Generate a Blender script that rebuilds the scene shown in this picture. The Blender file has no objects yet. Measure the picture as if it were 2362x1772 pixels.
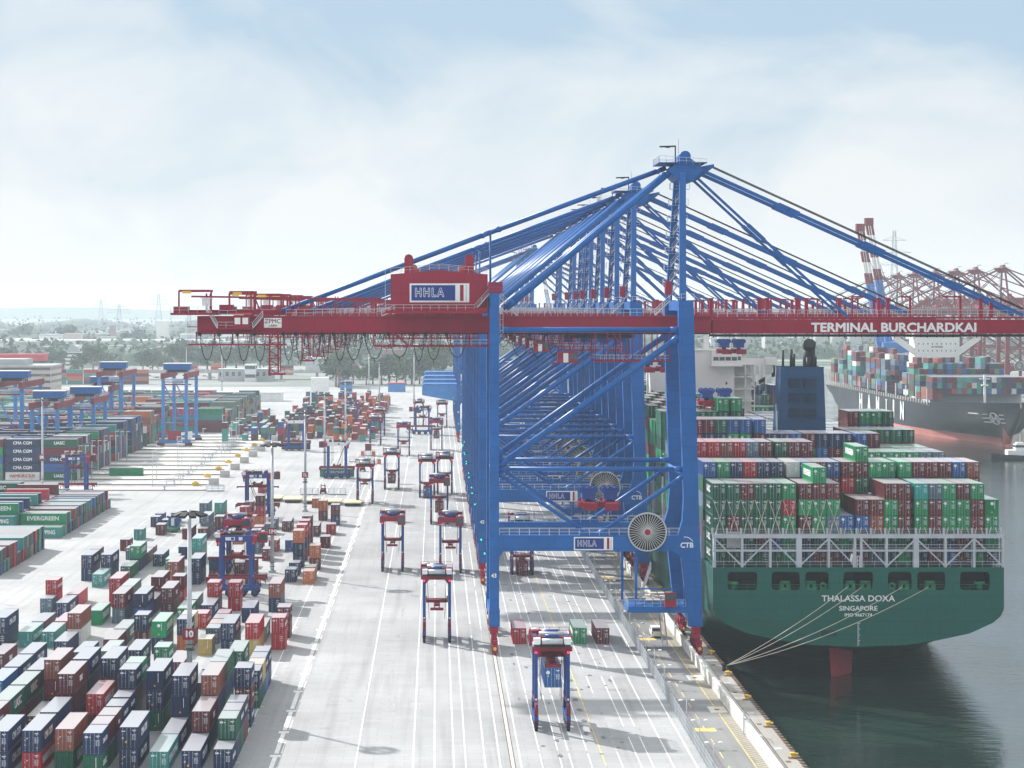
import bpy, math, random
from mathutils import Vector, Matrix
R = math.radians
random.seed(7)
scene = bpy.context.scene
COL = scene.collection
# ---------------------------------------------------------------- camera
# eye stands H metres above the quay and looks along +Y; F is the focal length in photo pixels,
# (CX, CY) the vanishing point of the quay edge in the 2362 x 1772 photograph
H, F, CX, CY = 61.3, 5150.0, 1004.0, 707.0
cam = bpy.data.cameras.new("camera"); cam_o = bpy.data.objects.new("camera", cam); COL.objects.link(cam_o)
cam_o.location = (0, 0, H); cam_o.rotation_euler = (R(90), 0, 0)
cam.sensor_width = 36; cam.lens = F / 2362 * 36
cam.shift_x = (1181 - CX) / 2362; cam.shift_y = -(886 - CY) / 2362
cam.clip_start = 1; cam.clip_end = 40000
scene.camera = cam_o
# ---------------------------------------------------------------- view, world, sun
scene.view_settings.view_transform = 'Standard'; scene.view_settings.look = 'None'
scene.view_settings.gamma = 1; scene.view_settings.exposure = 0.58
SUN_EL, SUN_DIR = 33, Vector((-0.66, 0.75, 0)).normalized()      # horizontal direction towards the sun
world = bpy.data.worlds.new("World"); scene.world = world; world.use_nodes = True
nt = world.node_tree; nt.nodes.clear()
def N(t, ty, **k):
    n = t.nodes.new(ty)
    for a, b in k.items(): setattr(n, a, b)
    return n
def L(t, a, ao, b, bi): t.links.new(a.outputs[ao], b.inputs[bi])
out = N(nt, 'ShaderNodeOutputWorld'); bg = N(nt, 'ShaderNodeBackground'); bg.inputs[1].default_value = 0.13
sky = N(nt, 'ShaderNodeTexSky', sky_type='NISHITA', sun_disc=False, sun_elevation=R(SUN_EL), dust_density=2.0, air_density=1.0)
sky.sun_rotation = math.atan2(SUN_DIR.x, SUN_DIR.y)
tc = N(nt, 'ShaderNodeTexCoord'); mp = N(nt, 'ShaderNodeMapping'); mp.inputs['Scale'].default_value = (8, 8, 15); mp.inputs['Location'].default_value = (1.7, 0.3, 2.1)
L(nt, tc, 'Generated', mp, 0)
nz = N(nt, 'ShaderNodeTexNoise'); nz.inputs['Scale'].default_value = 1.1; nz.inputs['Detail'].default_value = 7; nz.inputs['Roughness'].default_value = 0.55; nz.inputs['Distortion'].default_value = 0.5
L(nt, mp, 0, nz, 'Vector')
# broken cloud: white banks over blue-grey gaps, whiter towards the horizon
sep = N(nt, 'ShaderNodeSeparateXYZ'); L(nt, tc, 'Generated', sep, 0)
el = N(nt, 'ShaderNodeMapRange'); el.inputs[1].default_value = 0.012; el.inputs[2].default_value = 0.12; el.inputs[3].default_value = 0.36; el.inputs[4].default_value = -0.1
L(nt, sep, 'Z', el, 0)
e2 = N(nt, 'ShaderNodeMapRange'); e2.inputs[1].default_value = 0.15; e2.inputs[2].default_value = 0.28; e2.inputs[3].default_value = 0.0; e2.inputs[4].default_value = 0.4; L(nt, sep, 'Z', e2, 0)
a0 = N(nt, 'ShaderNodeMath', operation='ADD'); L(nt, el, 0, a0, 0); L(nt, e2, 0, a0, 1)
ad = N(nt, 'ShaderNodeMath', operation='ADD'); L(nt, nz, 'Fac', ad, 0); L(nt, a0, 0, ad, 1)
rp = N(nt, 'ShaderNodeValToRGB'); e = rp.color_ramp.elements; e[0].position = 0.34; e[0].color = (0.48, 0.65, 0.81, 1); e[1].position = 0.74; e[1].color = (0.905, 0.935, 0.955, 1)
m_ = e.new(0.5); m_.color = (0.66, 0.775, 0.87, 1); L(nt, ad, 0, rp, 0)
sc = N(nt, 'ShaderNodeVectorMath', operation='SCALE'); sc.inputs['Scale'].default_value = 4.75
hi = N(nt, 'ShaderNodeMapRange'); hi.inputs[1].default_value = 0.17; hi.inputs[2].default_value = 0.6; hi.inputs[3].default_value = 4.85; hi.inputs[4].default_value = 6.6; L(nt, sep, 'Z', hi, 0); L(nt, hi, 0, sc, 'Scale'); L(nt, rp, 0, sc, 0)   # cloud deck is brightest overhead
mix = N(nt, 'ShaderNodeMixRGB'); mix.inputs[0].default_value = 0.96
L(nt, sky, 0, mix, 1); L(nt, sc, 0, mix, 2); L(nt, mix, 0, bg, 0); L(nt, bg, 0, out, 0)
sun = bpy.data.lights.new("sun", 'SUN'); sun.energy = 5.0; sun.angle = R(1.0); sun.color = (1, 0.97, 0.925)
sun_o = bpy.data.objects.new("sun", sun); COL.objects.link(sun_o)
to_sun = (SUN_DIR * math.cos(R(SUN_EL)) + Vector((0, 0, math.sin(R(SUN_EL))))).normalized()
sun_o.rotation_euler = to_sun.to_track_quat('Z', 'Y').to_euler(); sun_o.location = (0, 300, 200)
scene.cycles.max_bounces = 5; scene.cycles.diffuse_bounces = 2; scene.cycles.glossy_bounces = 2
scene.cycles.volume_bounces = 1; scene.cycles.transparent_max_bounces = 6
scene.cycles.use_denoising = True
# ---------------------------------------------------------------- materials
def base_mat(name):
    m = bpy.data.materials.new(name); m.use_nodes = True; t = m.node_tree
    b = t.nodes['Principled BSDF']; return m, t, b
def paint(name, c, rough=0.5, metal=0.0, dirt=0.25, scale=0.35, bump=0, spec=0.3, wear=0):
    m, t, b = base_mat(name)
    tc = N(t, 'ShaderNodeTexCoord'); n1 = N(t, 'ShaderNodeTexNoise'); n1.inputs['Scale'].default_value = scale; n1.inputs['Detail'].default_value = 8; n1.inputs['Roughness'].default_value = 0.65
    L(t, tc, 'Object', n1, 'Vector')
    mr = N(t, 'ShaderNodeMapRange'); mr.inputs[1].default_value = 0.35; mr.inputs[2].default_value = 0.7; mr.inputs[3].default_value = 1 + dirt * 0.5; mr.inputs[4].default_value = 1 - dirt
    L(t, n1, 'Fac', mr, 0)
    mu = N(t, 'ShaderNodeVectorMath', operation='SCALE'); mu.inputs[0].default_value = c[:3]; L(t, mr, 0, mu, 'Scale')
    last = mu
    if wear:
        mp2 = N(t, 'ShaderNodeMapping'); mp2.inputs['Scale'].default_value = (1.3, 1.3, 0.10); L(t, tc, 'Object', mp2, 0)
        n4 = N(t, 'ShaderNodeTexNoise'); n4.inputs['Scale'].default_value = 1.6; n4.inputs['Detail'].default_value = 7; n4.inputs['Roughness'].default_value = 0.7; L(t, mp2, 0, n4, 'Vector')
        r4 = N(t, 'ShaderNodeMapRange'); r4.inputs[1].default_value = 0.54; r4.inputs[2].default_value = 0.74; r4.inputs[4].default_value = wear; L(t, n4, 'Fac', r4, 0)
        m4 = N(t, 'ShaderNodeMixRGB'); m4.inputs[2].default_value = tuple(q * .35 + .03 for q in c[:3]) + (1,); L(t, r4, 0, m4, 0); L(t, mu, 0, m4, 1)
        bt = N(t, 'ShaderNodeTexBrick'); bt.inputs['Scale'].default_value = 0.11; bt.inputs['Mortar Size'].default_value = 0.006; bt.inputs['Color1'].default_value = (1, 1, 1, 1); bt.inputs['Color2'].default_value = (.94, .94, .94, 1); bt.inputs['Mortar'].default_value = (.72, .72, .72, 1)
        sw = N(t, 'ShaderNodeSeparateXYZ'); cb = N(t, 'ShaderNodeCombineXYZ'); L(t, tc, 'Object', sw, 0); L(t, sw, 'X', cb, 'X'); L(t, sw, 'Z', cb, 'Y'); L(t, cb, 0, bt, 'Vector')
        m5 = N(t, 'ShaderNodeMixRGB', blend_type='MULTIPLY'); m5.inputs[0].default_value = 1; L(t, m4, 0, m5, 1); L(t, bt, 'Color', m5, 2); last = m5
    L(t, last, 0, b, 'Base Color')
    rr = N(t, 'ShaderNodeMapRange'); rr.inputs[3].default_value = rough - 0.08; rr.inputs[4].default_value = min(1, rough + 0.15); L(t, n1, 'Fac', rr, 0); L(t, rr, 0, b, 'Roughness')
    b.inputs['Metallic'].default_value = metal; b.inputs['Specular IOR Level'].default_value = spec
    if bump:
        bp = N(t, 'ShaderNodeBump'); bp.inputs['Strength'].default_value = bump; L(t, n1, 'Fac', bp, 'Height'); L(t, bp, 0, b, 'Normal')
    return m
def emis(name, c, s):
    m, t, b = base_mat(name); b.inputs['Base Color'].default_value = (*c, 1); b.inputs['Emission Color'].default_value = (*c, 1); b.inputs['Emission Strength'].default_value = s; return m
M_ = {}
M_['blue'] = paint('crane_blue', (0.0001, 0.108, 0.38), 0.4, dirt=0.2, scale=0.12, wear=0.55)
M_['blued'] = paint('carrier_blue', (0.010, 0.06, 0.28), 0.4, dirt=0.3, wear=0.55)
M_['bluel'] = paint('light_blue_steel', (0.05, 0.22, 0.55), 0.45, dirt=0.25)
M_['red'] = paint('crane_red', (0.30, 0.004, 0.034), 0.45, dirt=0.2, scale=0.12, wear=0.55)
M_['redd'] = paint('dark_red_steel', (0.20, 0.006, 0.02), 0.5, dirt=0.3)
M_['brick'] = paint('faded_red_steel', (0.20, 0.02, 0.028), 0.55, dirt=0.25, scale=0.1)
M_['galv'] = paint('galvanised_steel', (0.52, 0.55, 0.58), 0.45, 0.3, dirt=0.25)
M_['white'] = paint('white_paint', (0.78, 0.79, 0.78), 0.45, dirt=0.12)
M_['dark'] = paint('dark_rubber', (0.012, 0.013, 0.016), 0.6, dirt=0.3)
M_['tyre'] = paint('tyre_rubber', (0.02, 0.02, 0.022), 0.85, dirt=0.4)
M_['glass'] = paint('dark_glass', (0.03, 0.05, 0.06), 0.08, dirt=0.1, spec=0.8)
M_['signblue'] = paint('sign_blue', (0.01, 0.035, 0.22), 0.4, dirt=0.05)
M_['yellow'] = paint('yellow_paint', (0.75, 0.48, 0.05), 0.5, dirt=0.2)
M_['conc'] = paint('concrete', (0.50, 0.49, 0.46), 0.85, dirt=0.22, scale=0.5)
M_['concw'] = paint('pale_concrete', (0.66, 0.64, 0.60), 0.85, dirt=0.18, scale=0.8)
M_['rust'] = paint('rusty_steel', (0.13, 0.08, 0.06), 0.7, dirt=0.4, scale=1)
M_['hull'] = paint('hull_green', (0.003, 0.115, 0.085), 0.42, dirt=0.14, scale=0.08, wear=0.55)
M_['shipg'] = paint('ship_fitting_green', (0.02, 0.22, 0.10), 0.5, dirt=0.3)
M_['boot'] = paint('antifouling_red', (0.30, 0.03, 0.045), 0.55, dirt=0.2, scale=0.2)
M_['bootl'] = paint('faded_antifouling', (0.62, 0.22, 0.19), 0.6, dirt=0.15, scale=0.05)
M_['hullb'] = paint('hull_black', (0.02, 0.026, 0.036), 0.4, dirt=0.2, scale=0.05)
M_['lash'] = paint('lashing_grey', (0.50, 0.53, 0.58), 0.5, dirt=0.15)
M_['funnel'] = paint('funnel_blue', (0.003, 0.058, 0.16), 0.4, dirt=0.15, scale=0.1, wear=0.55)
M_['ivory'] = paint('superstructure_white', (0.80, 0.80, 0.77), 0.45, dirt=0.08, scale=0.1)
M_['rope'] = paint('mooring_rope', (0.62, 0.57, 0.47), 0.8)
M_['orange'] = paint('orange_paint', (0.62, 0.14, 0.04), 0.5)
M_['grn'] = emis('green_signal', (0.0, 0.75, 0.35), 1.3)
M_['redl'] = emis('red_signal', (1.0, 0.02, 0.06), 2.5)
M_['beige'] = paint('beige_cladding', (0.52, 0.45, 0.40), 0.7, dirt=0.1)
M_['brown'] = paint('brown_cladding', (0.28, 0.18, 0.17), 0.7, dirt=0.1)
M_['paleyel'] = paint('pale_yellow_cladding', (0.70, 0.62, 0.36), 0.7, dirt=0.1)
M_['roofr'] = paint('red_roof', (0.50, 0.06, 0.07), 0.6, dirt=0.15)
M_['silo'] = paint('silo_concrete', (0.40, 0.42, 0.42), 0.8, dirt=0.2, scale=0.05)
def container_mat(name, attr):
    m, t, b = base_mat(name)
    tc = N(t, 'ShaderNodeTexCoord')
    if attr: src = N(t, 'ShaderNodeAttribute', attribute_name='Col'); so = 'Color'; vec = (tc, 'Object')
    else: src = N(t, 'ShaderNodeObjectInfo'); so = 'Color'; vec = None
    n1 = N(t, 'ShaderNodeTexNoise', noise_dimensions='4D'); n1.inputs['Scale'].default_value = 0.8; n1.inputs['Detail'].default_value = 8; n1.inputs['Roughness'].default_value = 0.7
    L(t, tc, 'Object', n1, 'Vector')
    if not attr:
        m8 = N(t, 'ShaderNodeMath', operation='MULTIPLY'); m8.inputs[1].default_value = 60; L(t, src, 'Random', m8, 0); L(t, m8, 0, n1, 'W')
    mr = N(t, 'ShaderNodeMapRange'); mr.inputs[1].default_value = 0.35; mr.inputs[2].default_value = 0.7; mr.inputs[3].default_value = 1.12; mr.inputs[4].default_value = 0.72
    L(t, n1, 'Fac', mr, 0)
    mu = N(t, 'ShaderNodeVectorMath', operation='SCALE'); L(t, src, so, mu, 0); L(t, mr, 0, mu, 'Scale')
    # rust patches
    n2 = N(t, 'ShaderNodeTexNoise'); n2.inputs['Scale'].default_value = 2.3; n2.inputs['Detail'].default_value = 9; n2.inputs['Roughness'].default_value = 0.75; L(t, tc, 'Object', n2, 'Vector')
    r2 = N(t, 'ShaderNodeMapRange'); r2.inputs[1].default_value = 0.64; r2.inputs[2].default_value = 0.74; r2.inputs[4].default_value = 0.55; L(t, n2, 'Fac', r2, 0)
    mi = N(t, 'ShaderNodeMixRGB'); mi.inputs[2].default_value = (0.16, 0.07, 0.04, 1); L(t, r2, 0, mi, 0); L(t, mu, 0, mi, 1)
    # roof sheets: dust, plus extra paleness painted in for sky glare
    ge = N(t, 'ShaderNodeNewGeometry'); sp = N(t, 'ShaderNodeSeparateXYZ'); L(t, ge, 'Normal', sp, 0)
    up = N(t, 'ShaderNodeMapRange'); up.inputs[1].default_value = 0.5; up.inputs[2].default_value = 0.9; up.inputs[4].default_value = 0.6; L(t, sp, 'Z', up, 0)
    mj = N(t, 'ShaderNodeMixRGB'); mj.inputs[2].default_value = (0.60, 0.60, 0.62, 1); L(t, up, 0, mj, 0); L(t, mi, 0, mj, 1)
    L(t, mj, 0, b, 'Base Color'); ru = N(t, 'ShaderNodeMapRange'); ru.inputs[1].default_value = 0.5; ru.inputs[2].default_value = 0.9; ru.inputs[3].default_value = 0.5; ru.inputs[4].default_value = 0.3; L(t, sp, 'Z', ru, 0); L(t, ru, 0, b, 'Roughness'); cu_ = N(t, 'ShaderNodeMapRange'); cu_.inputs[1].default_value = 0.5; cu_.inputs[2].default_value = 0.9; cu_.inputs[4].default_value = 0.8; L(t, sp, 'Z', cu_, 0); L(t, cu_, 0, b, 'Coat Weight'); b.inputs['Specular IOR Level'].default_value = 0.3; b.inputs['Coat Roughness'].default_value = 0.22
    if attr:
        wv = N(t, 'ShaderNodeTexWave', wave_type='BANDS', bands_direction='DIAGONAL'); wv.inputs['Scale'].default_value = 1.0; wv.inputs['Distortion'].default_value = 0
        mp = N(t, 'ShaderNodeMapping'); mp.inputs['Scale'].default_value = (1.1, 1.1, 0); L(t, tc, 'Object', mp, 0); L(t, mp, 0, wv, 'Vector')
        bp = N(t, 'ShaderNodeBump'); bp.inputs['Strength'].default_value = 0.35; bp.inputs['Distance'].default_value = 0.05; L(t, wv, 'Fac', bp, 'Height'); L(t, bp, 0, b, 'Normal')
    return m
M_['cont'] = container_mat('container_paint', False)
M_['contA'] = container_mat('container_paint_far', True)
M_['rod'] = paint('door_rod_steel', (0.50, 0.53, 0.56), 0.5, 0.2)
M_['mark'] = paint('white_marking', (0.80, 0.81, 0.82), 0.6, dirt=0.15, scale=3)
M_['marky'] = paint('orange_sticker', (0.85, 0.42, 0.03), 0.6, dirt=0.1)
# ---------------------------------------------------------------- mesh building
class MB:
    def __init__(s): s.v = []; s.f = []; s.m = []; s.sm = []; s.c = None
    def quad(s, idx, m=0, sm=False): s.f.append(idx); s.m.append(m); s.sm.append(sm)
    def box(s, x0, x1, y0, y1, z0, z1, m=0, tx=0, ty=0):
        b = len(s.v); cx, cy = (x0 + x1) / 2, (y0 + y1) / 2
        for z, k in ((z0, 0), (z1, 1)):
            a, c = (tx, ty) if k else (0, 0)
            s.v += [(x0 + a, y0 + c, z), (x1 - a, y0 + c, z), (x1 - a, y1 - c, z), (x0 + a, y1 - c, z)]
        for q in ((3, 2, 1, 0), (4, 5, 6, 7), (0, 1, 5, 4), (1, 2, 6, 5), (2, 3, 7, 6), (3, 0, 4, 7)): s.quad([b + i for i in q], m)
        return s
    def prism(s, pts, y0, y1, m=0, ax='y'):          # outline in x,z pushed along y (or outline y,z pushed along x, or x,y along z)
        b = len(s.v); n = len(pts)
        for y in (y0, y1):
            for p in pts:
                s.v.append((p[0], y, p[1]) if ax == 'y' else ((y, p[0], p[1]) if ax == 'x' else (p[0], p[1], y)))
        s.quad(list(range(b, b + n)), m); s.quad(list(range(b + 2 * n - 1, b + n - 1, -1)), m)
        for i in range(n):
            j = (i + 1) % n; s.quad([b + i, b + n + i, b + n + j, b + j], m)
        return s
    def beam(s, p, q, w, h=None, m=0):               # square bar from p to q
        h = w if h is None else h; p = Vector(p); q = Vector(q); d = (q - p).normalized()
        up = Vector((0, 0, 1)) if abs(d.z) < 0.95 else Vector((0, 1, 0))
        a = d.cross(up).normalized() * w / 2; c = a.cross(d).normalized() * h / 2; b = len(s.v)
        for o in (p, q):
            for e in (a + c, a - c, -a - c, -a + c): s.v.append(tuple(o + e))
        for k in ((0, 1, 2, 3), (7, 6, 5, 4), (0, 4, 5, 1), (1, 5, 6, 2), (2, 6, 7, 3), (3, 7, 4, 0)): s.quad([b + i for i in k], m)
        return s
    def tube(s, p, q, r, r2=None, n=12, m=0, cap=True):
        r2 = r if r2 is None else r2; p = Vector(p); q = Vector(q); d = (q - p).normalized()
        up = Vector((0, 0, 1)) if abs(d.z) < 0.95 else Vector((0, 1, 0))
        a = d.cross(up).normalized(); c = a.cross(d).normalized(); b = len(s.v)
        for o, rr in ((p, r), (q, r2)):
            for i in range(n):
                t = 2 * math.pi * i / n; s.v.append(tuple(o + (a * math.cos(t) + c * math.sin(t)) * rr))
        for i in range(n):
            j = (i + 1) % n; s.quad([b + i, b + j, b + n + j, b + n + i], m, True)
        if cap: s.quad([b + i for i in range(n - 1, -1, -1)], m); s.quad([b + n + i for i in range(n)], m)
        return s
    def path(s, pts, r, n=5, m=0):
        for a, b in zip(pts, pts[1:]): s.tube(a, b, r, n=n, m=m, cap=False)
        return s
    def ring(s, c, R0, r, ax='y', n=32, k=6, m=0):
        b = len(s.v)
        for i in range(n):
            t = 2 * math.pi * i / n
            for j in range(k):
                u = 2 * math.pi * j / k; rr = R0 + r * math.cos(u); h = r * math.sin(u)
                if ax == 'y': s.v.append((c[0] + rr * math.cos(t), c[1] + h, c[2] + rr * math.sin(t)))
                elif ax == 'z': s.v.append((c[0] + rr * math.cos(t), c[1] + rr * math.sin(t), c[2] + h))
                else: s.v.append((c[0] + h, c[1] + rr * math.cos(t), c[2] + rr * math.sin(t)))
        for i in range(n):
            for j in range(k):
                i2, j2 = (i + 1) % n, (j + 1) % k
                s.quad([b + i * k + j, b + i2 * k + j, b + i2 * k + j2, b + i * k + j2], m, True)
        return s
    def rail(s, p, q, h=1.1, step=2.0, r=0.035, m=0):  # handrail with posts
        p = Vector(p); q = Vector(q); n = max(1, int((q - p).length / step)); z = Vector((0, 0, h))
        s.beam(p + z, q + z, r * 2, m=m); s.beam(p + z * 0.5, q + z * 0.5, r * 1.4, m=m)
        for i in range(n + 1):
            a = p.lerp(q, i / n); s.beam(a, a + z, r * 1.8, m=m)
        return s
    def stair(s, p, q, w=0.8, m=0):
        p = Vector(p); q = Vector(q); d = q - p; n = max(2, int(abs(d.z) / 0.3)); side = Vector((d.x, d.y, 0)).cross(Vector((0, 0, 1)))
        side = side.normalized() * w / 2 if side.length > 0.01 else Vector((0, w / 2, 0))
        for k in (-1, 1):
            s.beam(p + side * k, q + side * k, 0.10, 0.2, m); s.rail(p + side * k, q + side * k, 1.0, 1.5, m=m)
        for i in range(n):
            a = p.lerp(q, (i + .5) / n); s.beam(a - side, a + side, 0.22, 0.04, m)
        return s
    def mesh(s, name, mats):
        me = bpy.data.meshes.new(name); me.from_pydata(s.v, [], s.f)
        for m in (mats if isinstance(mats, (list, tuple)) else [mats]): me.materials.append(M_[m] if isinstance(m, str) else m)
        me.polygons.foreach_set('material_index', s.m); me.polygons.foreach_set('use_smooth', s.sm)
        if s.c is not None:
            at = me.color_attributes.new('Col', 'FLOAT_COLOR', 'CORNER'); buf = []
            for f, c in zip(s.f, s.c): buf += list(c) * len(f)
            at.data.foreach_set('color', buf)
        me.update(); return me
    def build(s, name, mats, parent=None, **k): return link(name, s.mesh(name, mats), parent, **k)
def link(name, me, parent=None, loc=None, rz=0, label=None, cat=None, group=None, kind=None):
    o = bpy.data.objects.new(name, me); COL.objects.link(o)
    if parent: o.parent = parent
    if loc is not None: o.location = loc
    if rz: o.rotation_euler = (0, 0, rz)
    return tag(o, label, cat, group, kind)
def tag(o, label=None, cat=None, group=None, kind=None):
    if label: o['label'] = label
    if cat: o['category'] = cat
    if group: o['group'] = group
    if kind: o['kind'] = kind
    return o
def thing(name, label, cat, loc=(0, 0, 0), rz=0, group=None):
    return link(name, None, None, loc, rz, label, cat, group)
KIDS = {}
def copy_tree(o, parent=None):
    c = o.copy(); COL.objects.link(c); c.parent = parent
    for ch in kids(o): copy_tree(ch, c)
    return c
def kids(o): return [x for x in o.children]
TXT = {}
def text_mesh(s, size, bold=0.02, ext=0.02, mat='mark', space=1.0, sx=1.0):
    key = (s, size, bold, ext, mat, space, sx)
    if key not in TXT:
        cu = bpy.data.curves.new('lettering', 'FONT'); cu.body = s; cu.size = size; cu.extrude = ext
        cu.align_x = 'CENTER'; cu.align_y = 'CENTER'; cu.space_character = space; cu.resolution_u = 3
        o = bpy.data.objects.new('lettering', cu); COL.objects.link(o); dg = bpy.context.evaluated_depsgraph_get()
        me = bpy.data.meshes.new_from_object(o.evaluated_get(dg)); bpy.data.objects.remove(o); bpy.data.curves.remove(cu)
        for v in me.vertices: v.co.x *= sx
        if bold:                                             # heavier strokes: shifted copies, each a few millimetres proud of the last
            d = abs(bold) * size; vs = [tuple(v.co) for v in me.vertices]; fs = [list(p.vertices) for p in me.polygons]; V = []; Fc = []
            for i, (ox, oy) in enumerate(((0, 0), (d, 0), (-d, 0), (0, d), (0, -d), (d * .7, d * .7), (-d * .7, d * .7), (d * .7, -d * .7), (-d * .7, -d * .7))):
                k = len(V); V += [(x + ox, y + oy, z + i * .002) for x, y, z in vs]; Fc += [[q + k for q in f] for f in fs]
            me = bpy.data.meshes.new('lettering'); me.from_pydata(V, [], Fc)
        me.materials.clear(); me.materials.append(M_[mat]); TXT[key] = me
    return TXT[key]
def put_text(s, size, loc, face, parent=None, name='lettering', fit=None, **k):
    o = link(name, text_mesh(s, size, **k), parent)
    o.location = loc
    if fit:
        xs = [v.co.x for v in o.data.vertices]; ys = [v.co.y for v in o.data.vertices]
        o.scale = (fit[0] / (max(xs) - min(xs)), fit[1] / (max(ys) - min(ys)), 1)
    o.rotation_euler = {'-y': (R(90), 0, 0), '+x': (R(90), 0, R(90)), '-x': (R(90), 0, R(-90)), '+z': (0, 0, 0)}[face]
    return o
ORDS = 'first second third fourth fifth sixth seventh eighth ninth tenth eleventh twelfth thirteenth fourteenth fifteenth sixteenth seventeenth eighteenth nineteenth twentieth'.split()
TENS = {20: 'twenty', 30: 'thirty', 40: 'forty', 50: 'fifty', 60: 'sixty', 70: 'seventy'}
def ORD(n):
    if n <= 20: return ORDS[n - 1]
    if n % 10 == 0: return TENS[n][:-1] + 'ieth'
    return TENS[n // 10 * 10] + '-' + ORDS[n % 10 - 1]
def GD(v): return H * F / (v - CY)                       # distance of a ground point seen at photo row v
def GP(u, v): D = GD(v); return ((u - CX) * D / F, D)
def P(u, v, D): return ((u - CX) * D / F, H - (v - CY) * D / F)
# ================================================================ setting
# terrain: land with the harbour basin cut out of it
QX = 49.3; BX = 385.0; BY = 2300.0; WATER = -6.0
g = MB()
def slab(mb, x0, x1, y0, y1, z1, z0=-13, m=0): mb.box(x0, x1, y0, y1, z0, z1, m)
slab(g, -9000, QX, 150, BY, -0.01); slab(g, BX, 9000, 150, BY, -0.01); slab(g, -9000, 9000, BY + 0.01, 16000, -0.012)
def ground_mat():
    m, t, b = base_mat('terrain')
    tc = N(t, 'ShaderNodeTexCoord'); n = N(t, 'ShaderNodeTexNoise'); n.inputs['Scale'].default_value = 0.006; n.inputs['Detail'].default_value = 9; L(t, tc, 'Object', n, 'Vector')
    r = N(t, 'ShaderNodeValToRGB'); e = r.color_ramp.elements; e[0].position = 0.4; e[0].color = (0.13, 0.16, 0.14, 1); e[1].position = 0.6; e[1].color = (0.24, 0.25, 0.25, 1)
    L(t, n, 'Fac', r, 0); L(t, r, 0, b, 'Base Color'); b.inputs['Roughness'].default_value = 0.95; return m
g.build('ground', ground_mat(), kind='structure')
def pave_mat(name, c, stain=0.25, joints=True):
    m, t, b = base_mat(name)
    tc = N(t, 'ShaderNodeTexCoord')
    n1 = N(t, 'ShaderNodeTexNoise'); n1.inputs['Scale'].default_value = 0.035; n1.inputs['Detail'].default_value = 10; n1.inputs['Roughness'].default_value = 0.6; L(t, tc, 'Object', n1, 'Vector')
    mp = N(t, 'ShaderNodeMapping'); mp.inputs['Scale'].default_value = (0.55, 0.018, 1); L(t, tc, 'Object', mp, 0)      # long tyre streaks down the lanes
    n2 = N(t, 'ShaderNodeTexNoise'); n2.inputs['Scale'].default_value = 1.0; n2.inputs['Detail'].default_value = 6; L(t, mp, 0, n2, 'Vector')
    n3 = N(t, 'ShaderNodeTexNoise'); n3.inputs['Scale'].default_value = 0.16; n3.inputs['Detail'].default_value = 6; n3.inputs['Distortion'].default_value = 1.5; L(t, tc, 'Object', n3, 'Vector')
    a = N(t, 'ShaderNodeMapRange'); a.inputs[1].default_value = 0.3; a.inputs[2].default_value = 0.7; a.inputs[3].default_value = 0.78; a.inputs[4].default_value = 1.12; L(t, n1, 'Fac', a, 0)
    s = N(t, 'ShaderNodeMapRange'); s.inputs[1].default_value = 0.5; s.inputs[2].default_value = 0.75; s.inputs[3].default_value = 1.0; s.inputs[4].default_value = 1 - stain; L(t, n2, 'Fac', s, 0)
    p = N(t, 'ShaderNodeMapRange'); p.inputs[1].default_value = 0.66; p.inputs[2].default_value = 0.74; p.inputs[3].default_value = 1.0; p.inputs[4].default_value = 0.75; L(t, n3, 'Fac', p, 0)
    m1 = N(t, 'ShaderNodeMath', operation='MULTIPLY'); L(t, a, 0, m1, 0); L(t, s, 0, m1, 1)
    m2 = N(t, 'ShaderNodeMath', operation='MULTIPLY'); L(t, m1, 0, m2, 0); L(t, p, 0, m2, 1)
    last = m2
    if joints:
        br = N(t, 'ShaderNodeTexBrick'); br.inputs['Scale'].default_value = 0.12; br.inputs['Mortar Size'].default_value = 0.006; br.inputs['Mortar Smooth'].default_value = 0.3
        br.inputs['Color1'].default_value = (1, 1, 1, 1); br.inputs['Color2'].default_value = (0.93, 0.93, 0.93, 1); br.inputs['Mortar'].default_value = (0.75, 0.75, 0.75, 1); L(t, tc, 'Object', br, 'Vector')
        m3 = N(t, 'ShaderNodeMath', operation='MULTIPLY'); L(t, m2, 0, m3, 0); L(t, br, 'Color', m3, 1); last = m3
    mu = N(t, 'ShaderNodeVectorMath', operation='SCALE'); mu.inputs[0].default_value = c; L(t, last, 0, mu, 'Scale'); L(t, mu, 0, b, 'Base Color')
    b.inputs['Roughness'].default_value = 0.62; b.inputs['Specular IOR Level'].default_value = 0.4
    return m
pv = MB(); pv.v = [(-420, 160, 0), (36.2, 160, 0), (36.2, 1700, 0), (-420, 1700, 0)]; pv.quad([0, 1, 2, 3])
pv.build('yard_pavement', pave_mat('yard_concrete', (0.37, 0.378, 0.382), 0.24), kind='structure')
rd = MB(); rd.v = [(36.2, 160, 0), (44.4, 160, 0), (44.4, 1700, 0), (36.2, 1700, 0)]; rd.quad([0, 1, 2, 3])
rd.build('road', pave_mat('road_asphalt', (0.235, 0.235, 0.235), 0.2, False), kind='structure')
qa = MB(); qa.v = [(44.8, 160, 0.0), (QX, 160, 0.0), (QX, 1700, 0.0), (44.8, 1700, 0.0)]; qa.quad([0, 1, 2, 3])
qa.build('quay_apron', pave_mat('apron_concrete', (0.36, 0.34, 0.31), 0.3), kind='structure')
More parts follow.
